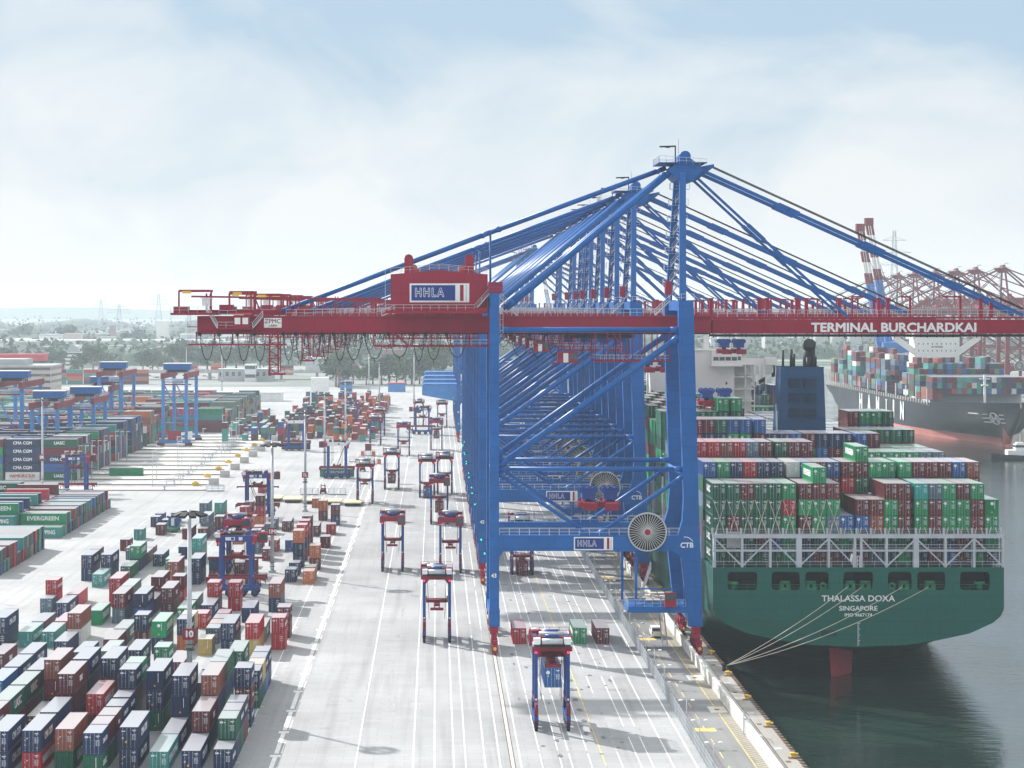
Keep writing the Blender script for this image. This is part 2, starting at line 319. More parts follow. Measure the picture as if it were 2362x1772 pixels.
# painted lanes
def strip(mb, x, w, y0, y1, z=0.008, m=0):
    b = len(mb.v); mb.v += [(x - w / 2, y0, z), (x + w / 2, y0, z), (x + w / 2, y1, z), (x - w / 2, y1, z)]; mb.quad([b, b + 1, b + 2, b + 3], m)
lw = MB()
for x in (-10.7, -3.0, -0.1, 2.5, 4.1, 6.7, 8.7, 11.5, 31.8): strip(lw, x, 0.17, 170, 1150)
for x in (14.3, 16.9, 18.3, 20.9, 25.0, 27.5, 29.1):
    y = 170
    while y < 1100: strip(lw, x, 0.14, y, y + 44); y += 46 if x < 22 else 52
strip(lw, 34.9, 0.22, 170, 1300); strip(lw, -27.0, 0.16, 170, 640)
y = 170
while y < 900:
    strip(lw, -21.8, 0.62, y, y + 14.6); strip(lw, -21.8, 1.5, y + 14.7, y + 16.1); y += 17
    strip(lw, -21.1, 0.12, y, y + 8, 0.012)
for x in (-32, -28, -36, -24, -40, -16): strip(lw, x, 0.2, 690, 930)
for k in range(14): strip(lw, -27.3 - k * 4.15 - 1.5, 0.1, 560 + (k % 3) * 9, 640)
for yy in range(300, 640, 14):
    b = len(lw.v); lw.v += [(-27.0, yy, 0.012), (-26.2, yy, 0.012), (-26.2, yy + 0.3, 0.012), (-27.0, yy + 0.3, 0.012)]; lw.quad([b, b + 1, b + 2, b + 3])
lw.build('lane_marking', paint('white_road_paint', (0.80, 0.80, 0.78), 0.7, dirt=0.25, scale=0.4), kind='structure')
ly = MB()
y = 170
while y < 1100: strip(ly, 22.8, 0.16, y, y + 30); y += 32
y = 170
while y < 1200: strip(ly, 39.1, 0.14, y, y + 4.2); y += 9.5
strip(ly, 42.7, 0.13, 170, 1300)
y = 170
while y < 1000:
    b = len(ly.v); ly.v += [(42.75, y, 0.008), (42.75, y + 0.16, 0.008), (44.38, y + 1.7, 0.008), (44.38, y + 1.54, 0.008)]; ly.quad([b, b + 3, b + 2, b + 1]); y += 1.25
for yy in (322, 410, 505, 610):
    b = len(ly.v); ly.v += [(37.6, yy, 0.009), (40.6, yy, 0.009), (40.6, yy + 2.6, 0.009), (37.6, yy + 2.6, 0.009)]; ly.quad([b, b + 1, b + 2, b + 3])
ly.build('yellow_marking', paint('yellow_road_paint', (0.72, 0.55, 0.18), 0.7, dirt=0.35, scale=0.5), kind='structure')
cv = MB()
for yy in (337, 366, 460, 540): cv.box(41.6, 44.2, yy, yy + 5, -0.2, 0.006); cv.box(42.5, 43.2, yy + 2, yy + 3, -0.2, 0.012, 1)
for yy in range(300, 900, 27): cv.box(47.2, 47.9, yy, yy + 1.2, -0.2, 0.006, 1); cv.box(47.0, 48.1, yy + 9, yy + 10.4, -0.2, 0.006, 2)
cv.build('utility_cover', ['concw', 'rust', 'galv'], kind='structure')
# oil stains and tyre arcs under the cranes
st = MB(); rs = random.Random(3)
def blot(mb, x, y, rx, ry, z=0.010):
    b = len(mb.v); n = 11
    for i in range(n):
        t = 2 * math.pi * i / n; k = 0.75 + 0.5 * rs.random(); mb.v.append((x + rx * k * math.cos(t), y + ry * k * math.sin(t), z))
    mb.quad(list(range(b, b + n)))
for i in range(110): blot(st, rs.choice([13, 15.5, 17.6, 19.5, 22, 24, 26, 28.3]) + rs.uniform(-.8, .8), rs.uniform(300, 620), rs.uniform(.1, .35), rs.uniform(.3, 1.4), .036 + i * .0002)
for i in range(6): blot(st, 21.8 + rs.uniform(-.2, .5), 330 + i * 9, .45, 1.2, .06)
st.build('oil_stain', paint('oil_stain', (0.16, 0.16, 0.165), 0.5), kind='structure')
# curved tyre marks
tm = MB()
def arc(cx, cy, r0, a0, a1, w=.32, z=.011):
    n = 18
    for i in range(n):
        t0, t1 = a0 + (a1 - a0) * i / n, a0 + (a1 - a0) * (i + 1) / n; b = len(tm.v)
        for t_, r_ in ((t0, r0), (t0, r0 + w), (t1, r0 + w), (t1, r0)): tm.v.append((cx + r_ * math.cos(t_), cy + 2.2 * r_ * math.sin(t_), z))
        tm.quad([b, b + 1, b + 2, b + 3] if a1 > a0 else [b + 3, b + 2, b + 1, b])
for i in range(44):
    r_ = rs.uniform(6, 22); a_ = rs.uniform(0, 6.28); cx, cy = rs.uniform(-18, 5), rs.uniform(560, 860)
    arc(cx, cy, r_, a_, a_ + rs.uniform(.5, 1.6), z=.021 + i * .0002); arc(cx, cy, r_ + 4.6, a_, a_ + rs.uniform(.5, 1.6), z=.0211 + i * .0002)
for i in range(16):
    r_ = rs.uniform(8, 20); a_ = rs.uniform(0, 6.28); arc(rs.uniform(12, 28), rs.uniform(420, 560), r_, a_, a_ + .8, z=.031 + i * .0002)
for i in range(40):
    x_, y_ = rs.uniform(-16, 33), rs.uniform(300, 700); strip(tm, x_, .3, y_, y_ + rs.uniform(10, 60), .0125 + i * .0002); strip(tm, x_ + 4.6, .3, y_ + 4, y_ + rs.uniform(10, 60), .0126 + i * .0002)
tm.build('tyre_marks', paint('tyre_mark', (0.36, 0.36, 0.37), 0.7, dirt=0.3, scale=0.7), kind='structure')
# crane rails
rl = MB()
for x in (10.4, 46.5):
    for dx in (-0.3, 0.3): rl.box(x + dx - 0.06, x + dx + 0.06, 160, 1700, -0.1, 0.014, 1)
    rl.box(x - 0.24, x + 0.24, 160, 1700, -0.1, 0.008, 0)
rl.build('crane_rail', ['conc', 'rust'], kind='structure')
# parapet wall between road and apron, one thing per section
wl0 = None
for k, y0 in enumerate(range(276, 1300, 46)):
    if wl0 is None:
        w = thing('parapet_wall', '', 'wall', (44.6, y0, 0)); wl0 = w
        b = MB(); b.box(-0.2, 0.2, 0, 44.6, -0.3, 1.75); b.build('panel', 'concw', w)
        b = MB(); b.box(-0.26, 0.26, 0, 44.6, 1.753, 1.9); b.build('coping', 'concw', w)
        b = MB()
        for i in range(7): b.box(-0.23, -0.2, 3 + i * 6.2, 3.8 + i * 6.2, 0.5, 1.3)
        b.build('hatch', 'galv', w)
        b = MB(); b.rail((-0.1, 40, 1.9), (-0.1, 44, 1.9), 1.0, 1.0); b.beam((-0.4, 44.2, 0), (-0.4, 44.2, 3.4), .1); b.beam((-0.4, 43.5, 0), (-0.4, 43.5, 3.4), .1)
        for z in range(10): b.beam((-0.4, 43.5, .3 + z * .3), (-0.4, 44.2, .3 + z * .3), .05)
        b.build('ladder', 'galv', w)
    else: w = copy_tree(wl0)
    w.location = (44.6, y0, 0)
    tag(w, 'white concrete parapet wall section beside the quay road, %s from the near end' % ORD(k + 1), 'wall', 'parapet wall sections')
# fence between yard and quay road
f0 = None
for k, y0 in enumerate(range(285, 1200, 30)):
    if f0 is None:
        w = thing('mesh_fence', '', 'fence', (36.05, y0, 0)); f0 = w
        b = MB()
        for i in range(91): b.beam((0, i / 3, 0.1), (0, i / 3, 2.3), .03, m=0)
        for z in (.15, .8, 1.5, 2.25): b.beam((0, 0, z), (0, 29.9, z), .05)
        b.build('wire_panel', 'galv', w)
        for i in range(11):
            b = MB(); b.box(-.05, .05, i * 3 - .05, i * 3 + .05, 0, 2.45); b.build('post', 'galv', w)
    else: w = copy_tree(f0)
    w.location = (36.05, y0, 0)
    tag(w, 'grey wire mesh fence section beside the quay road, %s from the near end' % ORD(k + 1), 'fence', 'fence sections along the quay road')
# concrete foot wall behind the fence further down the quay
# small double-headed street lamps
l0 = None
for k in range(24):
    y0 = 296 + k * 15.9
    if l0 is None:
        w = thing('street_lamp', '', 'street lamp'); l0 = w
        b = MB(); b.tube((0, 0, 0), (0, 0, 3.6), .07, .05, 8); b.beam((-.9, 0, 3.55), (.9, 0, 3.55), .05); b.box(-.12, .12, -.12, .12, 0, .25); b.build('pole', 'galv', w)
        for s in (-1, 1):
            b = MB(); b.tube((s * .9, 0, 3.42), (s * .9, 0, 3.6), .34, .24, 12); b.build('lamp_head', 'white', w)
    else: w = copy_tree(l0)
    w.location = (36.9, y0, 0)
    tag(w, 'short double headed lamp post on the quay road kerb, %s from the near end' % ORD(k + 1), 'street lamp', 'lamp posts along the quay road')
# bollards on the quay edge
b0 = None
for k in range(20):
    y0 = 303 + k * 22.5
    if b0 is None:
        w = thing('bollard', '', 'bollard'); b0 = w
        b = MB(); b.tube((0, 0, 0), (0, 0, .55), .28, .24, 12); b.build('post', 'yellow', w)
        b = MB(); b.tube((0, 0, .55), (0, 0, .8), .40, .34, 12); b.box(-.1, .75, -.18, .18, .5, .68); b.build('cap', 'yellow', w)
        b = MB(); b.box(-.6, .6, -.6, .6, 0, .05); b.build('base_plate', 'rust', w)
    else: w = copy_tree(b0)
    w.location = (48.5, y0, 0)
    tag(w, 'yellow mooring bollard at the quay edge, %s from the near end' % ORD(k + 1), 'bollard', 'bollards on the quay edge')
# fenders and quay edge trim
qe = MB()
for y in range(285, 1200, 2): qe.box(48.95, 49.55, y, y + 1.2, -.6, .12)
qe.box(QX + .003, QX + .1, 160, 1700, -3, -.7)
qe.build('quay_edge_trim', 'rust', kind='structure')
# water
def water_mat():
    m, t, b = base_mat('water'); b.inputs['Base Color'].default_value = (0.014, 0.026, 0.018, 1); b.inputs['Roughness'].default_value = 0.07; b.inputs['IOR'].default_value = 1.45
    tc = N(t, 'ShaderNodeTexCoord'); n1 = N(t, 'ShaderNodeTexNoise'); n1.inputs['Scale'].default_value = 0.55; n1.inputs['Detail'].default_value = 5; n1.inputs['Roughness'].default_value = 0.62
    mp = N(t, 'ShaderNodeMapping'); mp.inputs['Scale'].default_value = (0.55, 1.0, 1); mp.inputs['Rotation'].default_value = (0, 0, 0.3); L(t, tc, 'Object', mp, 0); L(t, mp, 0, n1, 'Vector')
    n2 = N(t, 'ShaderNodeTexNoise'); n2.inputs['Scale'].default_value = 0.02; n2.inputs['Detail'].default_value = 4; L(t, tc, 'Object', n2, 'Vector')
    mr = N(t, 'ShaderNodeMapRange'); mr.inputs[1].default_value = .35; mr.inputs[2].default_value = .65; mr.inputs[3].default_value = .35; mr.inputs[4].default_value = 1.0; L(t, n2, 'Fac', mr, 0)
    bp = N(t, 'ShaderNodeBump'); bp.inputs['Distance'].default_value = 0.15; L(t, mr, 0, bp, 'Strength'); L(t, n1, 'Fac', bp, 'Height'); L(t, bp, 0, b, 'Normal'); return m
w = MB(); w.v = [(QX - 1, 150, WATER), (BX + 1, 150, WATER), (BX + 1, BY + 5, WATER), (QX - 1, BY + 5, WATER)]; w.quad([0, 1, 2, 3]); w.build('water', water_mat(), kind='structure')
# ================================================================ containers
CC = {'N': (.016, .032, .095), 'B': (.02, .10, .30), 'T': (.05, .27, .24), 'C': (.02, .36, .34), 'G': (.010, .105, .055), 'g': (.010, .25, .095), 'R': (.42, .016, .026),
      'M': (.125, .02, .026), 'r': (.25, .07, .045), 'O': (.58, .15, .035), 'Y': (.52, .37, .13), 'W': (.66, .65, .62), 'S': (.10, .16, .21), 'K': (.13, .22, .16)}
CN = {'N': 'navy blue', 'B': 'mid blue', 'T': 'dull teal', 'C': 'turquoise', 'G': 'dark green', 'g': 'bright green', 'R': 'red', 'M': 'maroon', 'r': 'rust brown', 'O': 'orange', 'Y': 'cream yellow', 'W': 'white', 'S': 'slate grey', 'K': 'pale grey green'}
CW, CH, TP = 2.44, 2.86, 2.9
def cbody(Ln, doors):
    b = MB(); hw = CW / 2
    def corr(p0, axis, n0, n1, z0, z1, out):        # corrugated sheet; trapezoid waves
        n = int(round((n1 - n0) / 0.30)); st = (n1 - n0) / n; pts = []
        for i in range(n):
            a = n0 + i * st; pts += [(a, 0), (a + st * .3, 0), (a + st * .5, -.05), (a + st * .8, -.05)]
        pts.append((n1, 0)); base = len(b.v)
        for t, d in pts:
            for z in (z0, z1): b.v.append((p0 + d * out, t, z) if axis == 'x' else (t, p0 + d * out, z))
        for i in range(len(pts) - 1):
            q = [base + 2 * i, base + 2 * i + 2, base + 2 * i + 3, base + 2 * i + 1]
            if (axis == 'x' and out < 0) or (axis == 'y' and out > 0): q.reverse()
            b.quad(q)
    for s in (-1, 1): corr(s * (hw - .02), 'x', .16, Ln - .16, .16, CH - .12, s)
    corr(Ln - .02, 'y', -hw + .1, hw - .1, .16, CH - .12, 1)
    if not doors: corr(.02, 'y', -hw + .1, hw - .1, .16, CH - .12, -1)
    else: b.box(-hw + .1, hw - .1, .10, .14, .16, CH - .12)
    # roof with shallow ribs
    n = int(Ln / .9); z = CH - .03; base = len(b.v); pts = [(.06, z)]
    for i in range(n):
        a = .1 + (Ln - .2) * i / n; st = (Ln - .2) / n; pts += [(a + st * .1, z), (a + st * .2, z + .025), (a + st * .8, z + .025), (a + st * .9, z)]
    pts.append((Ln - .06, z))
    for y, zz in pts: b.v += [(-hw + .05, y, zz), (hw - .05, y, zz)]
    for i in range(len(pts) - 1): b.quad([base + 2 * i, base + 2 * i + 1, base + 2 * i + 3, base + 2 * i + 2])
    for sx in (-1, 1):
        for y in (0, Ln - .16): b.box(min(sx * hw, sx * (hw - .14)), max(sx * hw, sx * (hw - .14)), y, y + .16, 0, CH)
        x0, x1 = sorted((sx * hw, sx * (hw - .08)))
        b.box(x0, x1, .16, Ln - .16, 0, .16); b.box(x0, x1, .16, Ln - .16, CH - .12, CH - .01)
    for y in (0, Ln - .12): b.box(-hw + .14, hw - .14, y, y + .12, 0.0, .15); b.box(-hw + .14, hw - .14, y, y + .12, CH - .12, CH - .005)
    b.box(-hw + .08, hw - .08, .12, Ln - .12, .08, .14)
    return b.mesh('body', 'cont')
def cdoor(s):
    b = MB(); x0, x1 = sorted((s * .02, s * 1.07)); b.box(x0, x1, .03, .10, .17, CH - .13)
    for z in (.55, 1.1, 1.65, 2.2): b.box(x0 + .08, x1 - .08, .015, .03, z, z + .18)
    for x in (.25, .80):
        b.tube((s * x, -.02, .12), (s * x, -.02, CH - .1), .022, n=5, m=1)
        for z in (.2, 1.1, 1.9, CH - .25): b.box(s * x - .05, s * x + .05, -.03, .03, z, z + .06, 1)
    return b.mesh('door', ['cont', 'rod'])
def cmarks(v):
    b = MB(); rr = random.Random(v); y = -.005
    def pl(x, z, w, h, m=0): b.box(x, x + w, y, .028, z, z + h, m)
    pl(.45, 2.40, .52, .10); pl(.62, 2.24, .2, .09)
    for i in range(5): pl(.42, 1.85 - i * .16, .18 + rr.random() * .1, .06); pl(.72, 1.85 - i * .16, .22, .06)
    if v % 4 == 0: pl(-.98, 2.2, .42, .24); b.tube((-.3, y, 2.3), (-.3, .028, 2.3), .09, n=12)
    if v % 4 == 1: b.tube((-.72, y, 2.15), (-.72, .028, 2.15), .27, n=18); pl(-.75, 1.55, .14, .16)
    if v % 4 == 2: pl(-.98, 2.25, .5, .12); pl(-.5, .75, .28, .28, 1); pl(-.9, 1.3, .2, .2)
    if v % 4 == 3: pl(-.9, 1.5, .2, .18, 1); pl(-.62, 1.75, .16, .14); pl(.65, .45, .2, .22, 1); pl(-.9, .9, .2, .1)
    return b.mesh('marking', ['mark', 'marky'])
def cend(v):
    b = MB(); y = -.012
    b.box(.45, .53, y, .02, 1.2, 2.55, 0); b.box(-.1, .12, y, .02, .4 if v else .6, .65 if v else .8, 1)
    if v == 2: b.tube((0, y, 2.1), (0, .02, 2.1), .3, n=18)
    return b.mesh('marking', ['mark', 'marky'])
PB = {(Ln, d): cbody({4: 12.19, 2: 6.06}[Ln], d) for Ln in (4, 2) for d in (True, False)}
PD = [cdoor(-1), cdoor(1)]; PK = [cmarks(i) for i in range(4)]; PE = [cend(i) for i in range(3)]
SIDE = {'N': ('CMA CGM', 1.0), 'G': ('UASC', 1.25), 'g': ('EVERGREEN', 1.15), 'T': ('CHINA SHIPPING', .95), 'C': ('CHINA SHIPPING', .95), 'K': ('UASC', 1.2), 'R': ('HAMBURG SUD', 1.0), 'M': ('tex', 1.2), 'W': ('HAMBURG SUD', 1.1)}
rc = random.Random(11)
def container(x, y, z, Ln, c, label, group, rz=0, side=1, detail=True, doors=None):
    doors = (rc.random() < .68) if doors is None else doors
    t = thing('shipping_container', label, 'container', (x, y, z), rz, group)
    k = CC[c]; j = rc.uniform(.85, 1.18); col = (min(1, k[0] * j), min(1, k[1] * j), min(1, k[2] * j), 1)
    o = link('body', PB[(Ln, doors)], t); o.color = col
    if detail:
        if doors:
            for m in PD: o = link('door', m, t); o.color = col
            vs = {'g': 1, 'G': 0, 'K': 0, 'B': 1}.get(c, rc.choice([0, 2, 3, 3])); link('marking', PK[vs], t)
        elif rc.random() < .85: link('marking', PE[2 if c == 'g' else rc.randrange(2)], t)
        if side and c in SIDE and rc.random() < .8:
            s, sz = SIDE[c]; l = 12.19 if Ln == 4 else 6.06
            if Ln == 2: sz *= .62
            mt = 'roofr' if c == 'W' else 'mark'
            put_text(s, sz * 1.35, (side * (CW / 2 + .012), l * .5, 1.5), '+x' if side > 0 else '-x', t, mat=mt, sx=1.25 if len(s) < 6 else .95, ext=.008, bold=.03)
    return t
# merged far containers: plain boxes with frame lines and door rods
FAR = MB(); FAR.c = []
def fbox(x0, x1, y0, y1, z0, z1, col):
    FAR.box(x0, x1, y0, y1, z0, z1, 0); FAR.c += [(*col, 1)] * 6
def fcont(x, y, z, Ln, c, rz=0, rods=0):
    k = CC[c]; j = rc.uniform(.8, 1.2); col = tuple(min(1, q * j) for q in k); l = {4: 12.19, 2: 6.06}[Ln]; dk = tuple(q * .55 for q in col); h = CW / 2
    if rz == 0:
        fbox(x - h, x + h, y + .06, y + l - .06, z + .05, z + CH, col)
        if rods:
            for xx in (-1.12, -.55, -.03, .55, 1.06): fbox(x + xx, x + xx + .05, y - .01, y + .06, z + .1, z + CH - .1, (.42, .44, .46) if abs(xx) in (.55,) else dk)
            for q in range(3): fbox(x + .25, x + .9, y + .0, y + .06, z + 2.3 - q * .35, z + 2.4 - q * .35, (.6, .6, .6))
            if c == 'g': fbox(x - .9, x - .45, y, y + .06, z + 1.9, z + 2.3, (.8, .8, .8))
    else:                                            # long side faces the camera; x is its right end
        fbox(x - l + .06, x - .06, y, y + CW, z + .05, z + CH, col)
        if rods:
            for xx in (0, l - .12): fbox(x - l + xx, x - l + xx + .12, y - .02, y, z + .05, z + CH, dk)
# ---- near yard: rows 4.15 m apart, (row, front distance, length code, colours from the top)
YARD = """2,293.0,4,T 2,305.5,4,N 1,293.6,4,N 0,294.6,2,N 0,300.9,2,GN 0,307.2,2,NG 0,313.6,2,NM 0,325.0,2,NMN 0,340.4,2,NG 0,346.7,2,YN 0,353.0,2,NB 0,359.5,2,NN 0,398.3,2,RR 0,412.1,2,MM 0,492.6,2,O 0,500.6,2,K 0,518.5,2,OM 0,566.5,2,M 0,598.7,2,R 0,624.6,2,MN 1,306.2,4,MN 1,318.6,4,rNN 1,331.1,4,GNG 1,359.5,4,GG 1,391.7,4,RY 1,407.4,4,K 1,447.3,4,rN 1,495.9,2,N 1,508.8,2,N 1,523.9,2,ONN 1,537.5,2,RNM 1,548.1,2,RMM 1,560.1,2,MMM 1,594.8,4,M 1,638.2,2,OM 2,318.1,4,NNN 2,346.5,4,N 2,359.7,4,N 2,391.2,4,NN 2,432.7,4,N 2,558.0,2,B 2,678.9,2,O 3,294.7,4,NN 3,322.3,4,NNG 3,348.6,4,MM 3,392.1,2,Y 3,405.5,2,S 3,411.8,2,O 3,418.6,2,K 3,425.2,2,R 3,449.0,2,RR 3,489.7,2,MM 3,537.8,2,M 3,558.1,2,R 3,607.5,4,M 4,290.6,2,NG 4,297.0,2,MG 4,303.5,2,MN 4,310.3,2,NN 4,317.4,2,NN 4,323.7,2,NMN 4,330.0,2,gNM 4,363.9,2,gN 4,396.4,2,NO 4,402.7,2,YM 4,424.7,2,R 4,436.7,4,N 4,449.1,2,RN 4,509.6,2,M 4,523.3,2,O 4,553.7,2,NS 4,562.7,2,RM 4,599.6,2,S 4,613.6,2,S 5,293.4,4,rG 5,319.8,4,RM 5,333.9,4,NMN 5,360.7,4,NN 5,393.6,4,gN 5,432.1,4,g 5,445.7,4,K 5,493.1,4,NM 5,518.9,4,C 5,591.0,2,ON 5,620.6,2,MRO 6,292.3,4,NR 6,305.6,4,NM 6,319.7,4,MMM 6,333.3,4,NNN 6,359.7,4,KO 6,401.8,2,NM 6,440.0,4,MM 6,459.6,2,MR 6,491.8,4,NN 6,618.0,2,RO 6,633.6,2,MO 7,291.8,4,NN 7,318.4,4,M 7,332.5,4,rMN 7,358.6,4,NN 7,391.9,4,M 7,405.0,4,K 7,431.4,4,NB 7,445.7,4,N 7,458.1,4,MN 7,485.4,4,rO 7,534.4,4,CK 7,590.1,2,MN 8,302.6,4,MM 8,315.0,4,GM 8,328.0,4,GM 8,341.2,4,NG 8,431.5,4,MS 8,443.9,4,KN 8,516.0,4,g 8,542.5,2,N 8,587.2,2,M 8,593.5,4,SN 8,606.0,2,S 8,615.6,2,K 8,631.3,4,TK 9,331.1,4,BN 9,344.3,4,NN 9,357.3,4,NN 9,389.5,4,N 9,404.1,4,rW 9,429.1,4,g 9,455.8,4,RR 9,526.3,4,N 9,587.4,4,M 9,630.2,4,SN 10,401.1,4,T 10,414.6,4,R 10,502.0,4,G 10,517.1,4,gN 10,529.5,4,M 10,542.5,2,M 11,375.1,4,M 11,401.1,4,T 11,414.2,4,N 11,440.1,4,N 11,453.5,4,R 11,487.0,4,T 11,499.4,4,NN 11,540.1,2,S 11,597.8,2,M 11,610.6,2,N 11,623.0,2,N 11,631.9,2,N 12,398.4,4,NN 12,446.7,2,S 12,453.0,2,RR 12,498.4,4,NN 12,559.7,2,M 12,585.5,2,T 12,619.9,2,N 12,629.8,2,N 13,538.0,2,M"""
stacks = []
for s in YARD.split():
    r, y, l, c = s.split(','); stacks.append((int(r), float(y), int(l), c))
def row_x(r): return -29.25 - 4.15 * r + CW / 2
cands = []; rows = {}
for s in stacks: rows.setdefault(s[0], []).append(s)
for r, lst in rows.items():
    lst.sort(key=lambda s: s[1])
    for i, (rr, y, l, c) in enumerate(lst):
        n = len(c); prev = lst[i - 1] if i else None
        cover = len(prev[3]) if prev and y - (prev[1] + (12.19 if prev[2] == 4 else 6.06)) < 3 else 0
        for t in range(n):                            # t = 0 is the bottom tier
            ch = c[n - 1 - t]; vis = (1.6 if t == n - 1 else .6) * (.45 if t < cover else 1.0) * (1.0 if l == 4 else .9)
            cands.append((vis / y ** 2, 'yard', (r, i, y, l, t, n, ch)))
# ---- ship bays: each (distance, base, {column: colours from the top})
SHX0 = 50.35; SU = [1647, 1680, 1712, 1744, 1776, 1809, 1847, 1879, 1911.5, 1943, 1979, 2012, 2045, 2076, 2115.6, 2148.5, 2180, 2213, 2245.5, 2279]
SX = [(u - CX) * 402 / F + CW / 2 for u in SU]; DECK = 14.8
bay1 = 'GGGGG GGMWG MGGGG GGGMG GGGBG gRggg MgMNN gMggGM MgSGM BgN MBMM MrGS MggGG MMMGg CggGN SMMNM gggNB MggMM gMMMg gggN'.split()
rb = random.Random(5)
def rnd(n, w='MMMGGGgNNBRSMg'): return ''.join(rb.choice(w) for _ in range(n))
BAYS = []
BAYS.append((404.0, bay1))
b2 = [rnd(6) for _ in range(20)]
for i, c in zip(range(3, 12), 'RNNWBMBMM'): b2[i] = c + b2[i][1:]
for i, c in zip(range(10, 20), 'MMgggMMMNN'): b2[i] = c + b2[i][1:]
b2[11] = 'g' + b2[11]; b2[19] = 'r' + b2[19][1:]; b2[18] = 'B' + b2[18][1:]
BAYS.append((418.2, b2))
b3 = [rnd(7) for _ in range(9)] + [rnd(5) for _ in range(11)]
for i, c in enumerate('RRrRSMGMM'): b3[i] = c + b3[i][1:]
for i, c in enumerate('RRGNBGNMB'): b3[i] = b3[i][0] + c + b3[i][2:]
BAYS.append((432.4, b3))
b4 = [rnd(5) for _ in range(14)] + [x + rnd(5) for x in 'ggggSS']
BAYS.append((446.6, b4))
b5 = [x + rnd(6) for x in 'MMGBBMMNNBMNNNBM'] + [rnd(6)] * 4
for i in range(0, 7): b5[i] = rnd(1) + b5[i]
b5[1] = 'MM' + b5[1][2:]; b5[2] = 'MN' + b5[2][2:]; b5[3] = 'GN' + b5[3][2:]; b5[4] = 'Bg' + b5[4][2:]; b5[5] = 'Bg' + b5[5][2:]
BAYS.append((460.8, b5))
b6 = [rnd(7) for _ in range(8)] + [rnd(5)] * 6 + [x + rnd(6) for x in 'MGGGGG']
BAYS.append((475.0, b6))
b7 = [rnd(8, 'GGgGM') for _ in range(7)] + [''] * 9 + [x + rnd(7) for x in 'MggG']
b7[5] = 'gG' + b7[5][1:]; b7[6] = 'gG' + b7[6][1:]
BAYS.append((496.5, b7))
for k in range(9):
    BAYS.append((511 + k * 14.2 + (22 if k > 7 else 0), [rnd(7 + (i * 7 + k) % 2, 'GGgggMGGNM') if i < 8 else rnd(6, 'GgMNG') for i in range(20)]))
for k in range(6): BAYS.append((662 + k * 14.2, [rnd(7 + (i + k) % 2) for i in range(20)]))
allship = []
for bi, (y, cols) in enumerate(BAYS):
    for ci, c in enumerate(cols):
        n = len(c); front = len(BAYS[bi - 1][1][ci]) if bi else 0
        if bi and abs(BAYS[bi][0] - BAYS[bi - 1][0]) > 18: front = 3
        for t in range(n):
            if t < front - 1 and t < n - 1 and ci > 0 and bi: continue      # buried inside the stow
            vis = 1.0 if t >= front else .35
            if bi == 0 and t < 2: vis = .7
            if t == n - 1: vis += .5
            if bi > 3: vis *= .5
            cands.append((vis / y ** 2, 'ship', (bi, ci, y, t, n, c[n - 1 - t])))
cands.sort(key=lambda q: -q[0])
NI = 288
TW = {(0, 2): 'lower', (1, 2): 'upper', (0, 3): 'bottom', (1, 3): 'middle', (2, 3): 'top', (0, 1): 'lone'}
for q, (sc, kind, d) in enumerate(cands):
    one = q < NI
    if kind == 'yard':
        r, i, y, l, t, n, c = d
        if one:
            lab = '%s %s %scontainer, %s row from roadway, %s stack from front' % (TW[(t, n)], CN[c], '' if l == 4 else 'short ', ORD(r + 1), ORD(i + 1))
            container(row_x(r) + rc.uniform(-.04, .04), y, t * TP + .01, l, c, lab, 'containers stacked in the near yard')
        else: fcont(row_x(r), y, t * TP, l, c, rods=1)
    else:
        bi, ci, y, t, n, c = d
        if one:
            lab = '%s ship container, %s bay from stern, %s column from quay, %s tier' % (CN[c], ORD(bi + 1), ORD(ci + 1), ORD(t + 1))
            container(SX[ci], y, DECK + t * TP, 4, c, lab, 'containers on the green ship', side=-1 if ci == 0 else (-1 if c in 'gG' else 0), doors=False if (c == 'g' and ci == 19 and t == 3) else True)
        else: fcont(SX[ci], y, DECK + t * TP, 4, c, rods=1)
# three boxes on the ground under the first crane
for x, c, lb in ((15.3, 'R', 'crimson container on the ground beside the landside crane leg'), (26.3, 'g', 'bright green container on the ground under the nearest crane'), (30.4, 'M', 'maroon container beside the bright green one under the nearest crane')):
    container(x, 405.4, .012, 4, c, lb, 'containers under the crane', side=-1 if c == 'g' else 0, doors=True)
# ---- far containers, merged (more than three hundred of a kind in view)
rf = random.Random(21); SIDETXT = []
y = 508.0; k = 0                                      # block at the left edge, long sides facing the camera
while y < 680:
    if not (563 < y < 590):
        for xi in range(0, 4):
            xr = -98.9 - xi * 12.35 - (0 if rf.random() < .6 else .2)
            if xr < -0.2 * y - 16: break
            nt_ = 2 if rf.random() < .78 else 1
            if xi and rf.random() < .3: nt_ += 1
            if 590 <= y < 596 and xi == 0: nt_ = 1
            for t in range(nt_):
                cc_ = rf.choice('MMMGGgTTNNBRrGM')
                if 590 <= y < 601 and xi < 2: cc_ = 'TgTg'[(xi + t + int(y)) % 4]
                if t == nt_ - 1 and (rf.random() < .3 or 590 <= y < 601): SIDETXT.append((xr, y, t * TP, {'G': 'UASC', 'g': 'EVERGREEN', 'T': 'CHINA SHIPPING', 'N': 'CMA CGM'}.get(cc_), cc_))
                fcont(xr, y, t * TP, 4, cc_, 1, 1)
    y += 2.75
y = 787.0
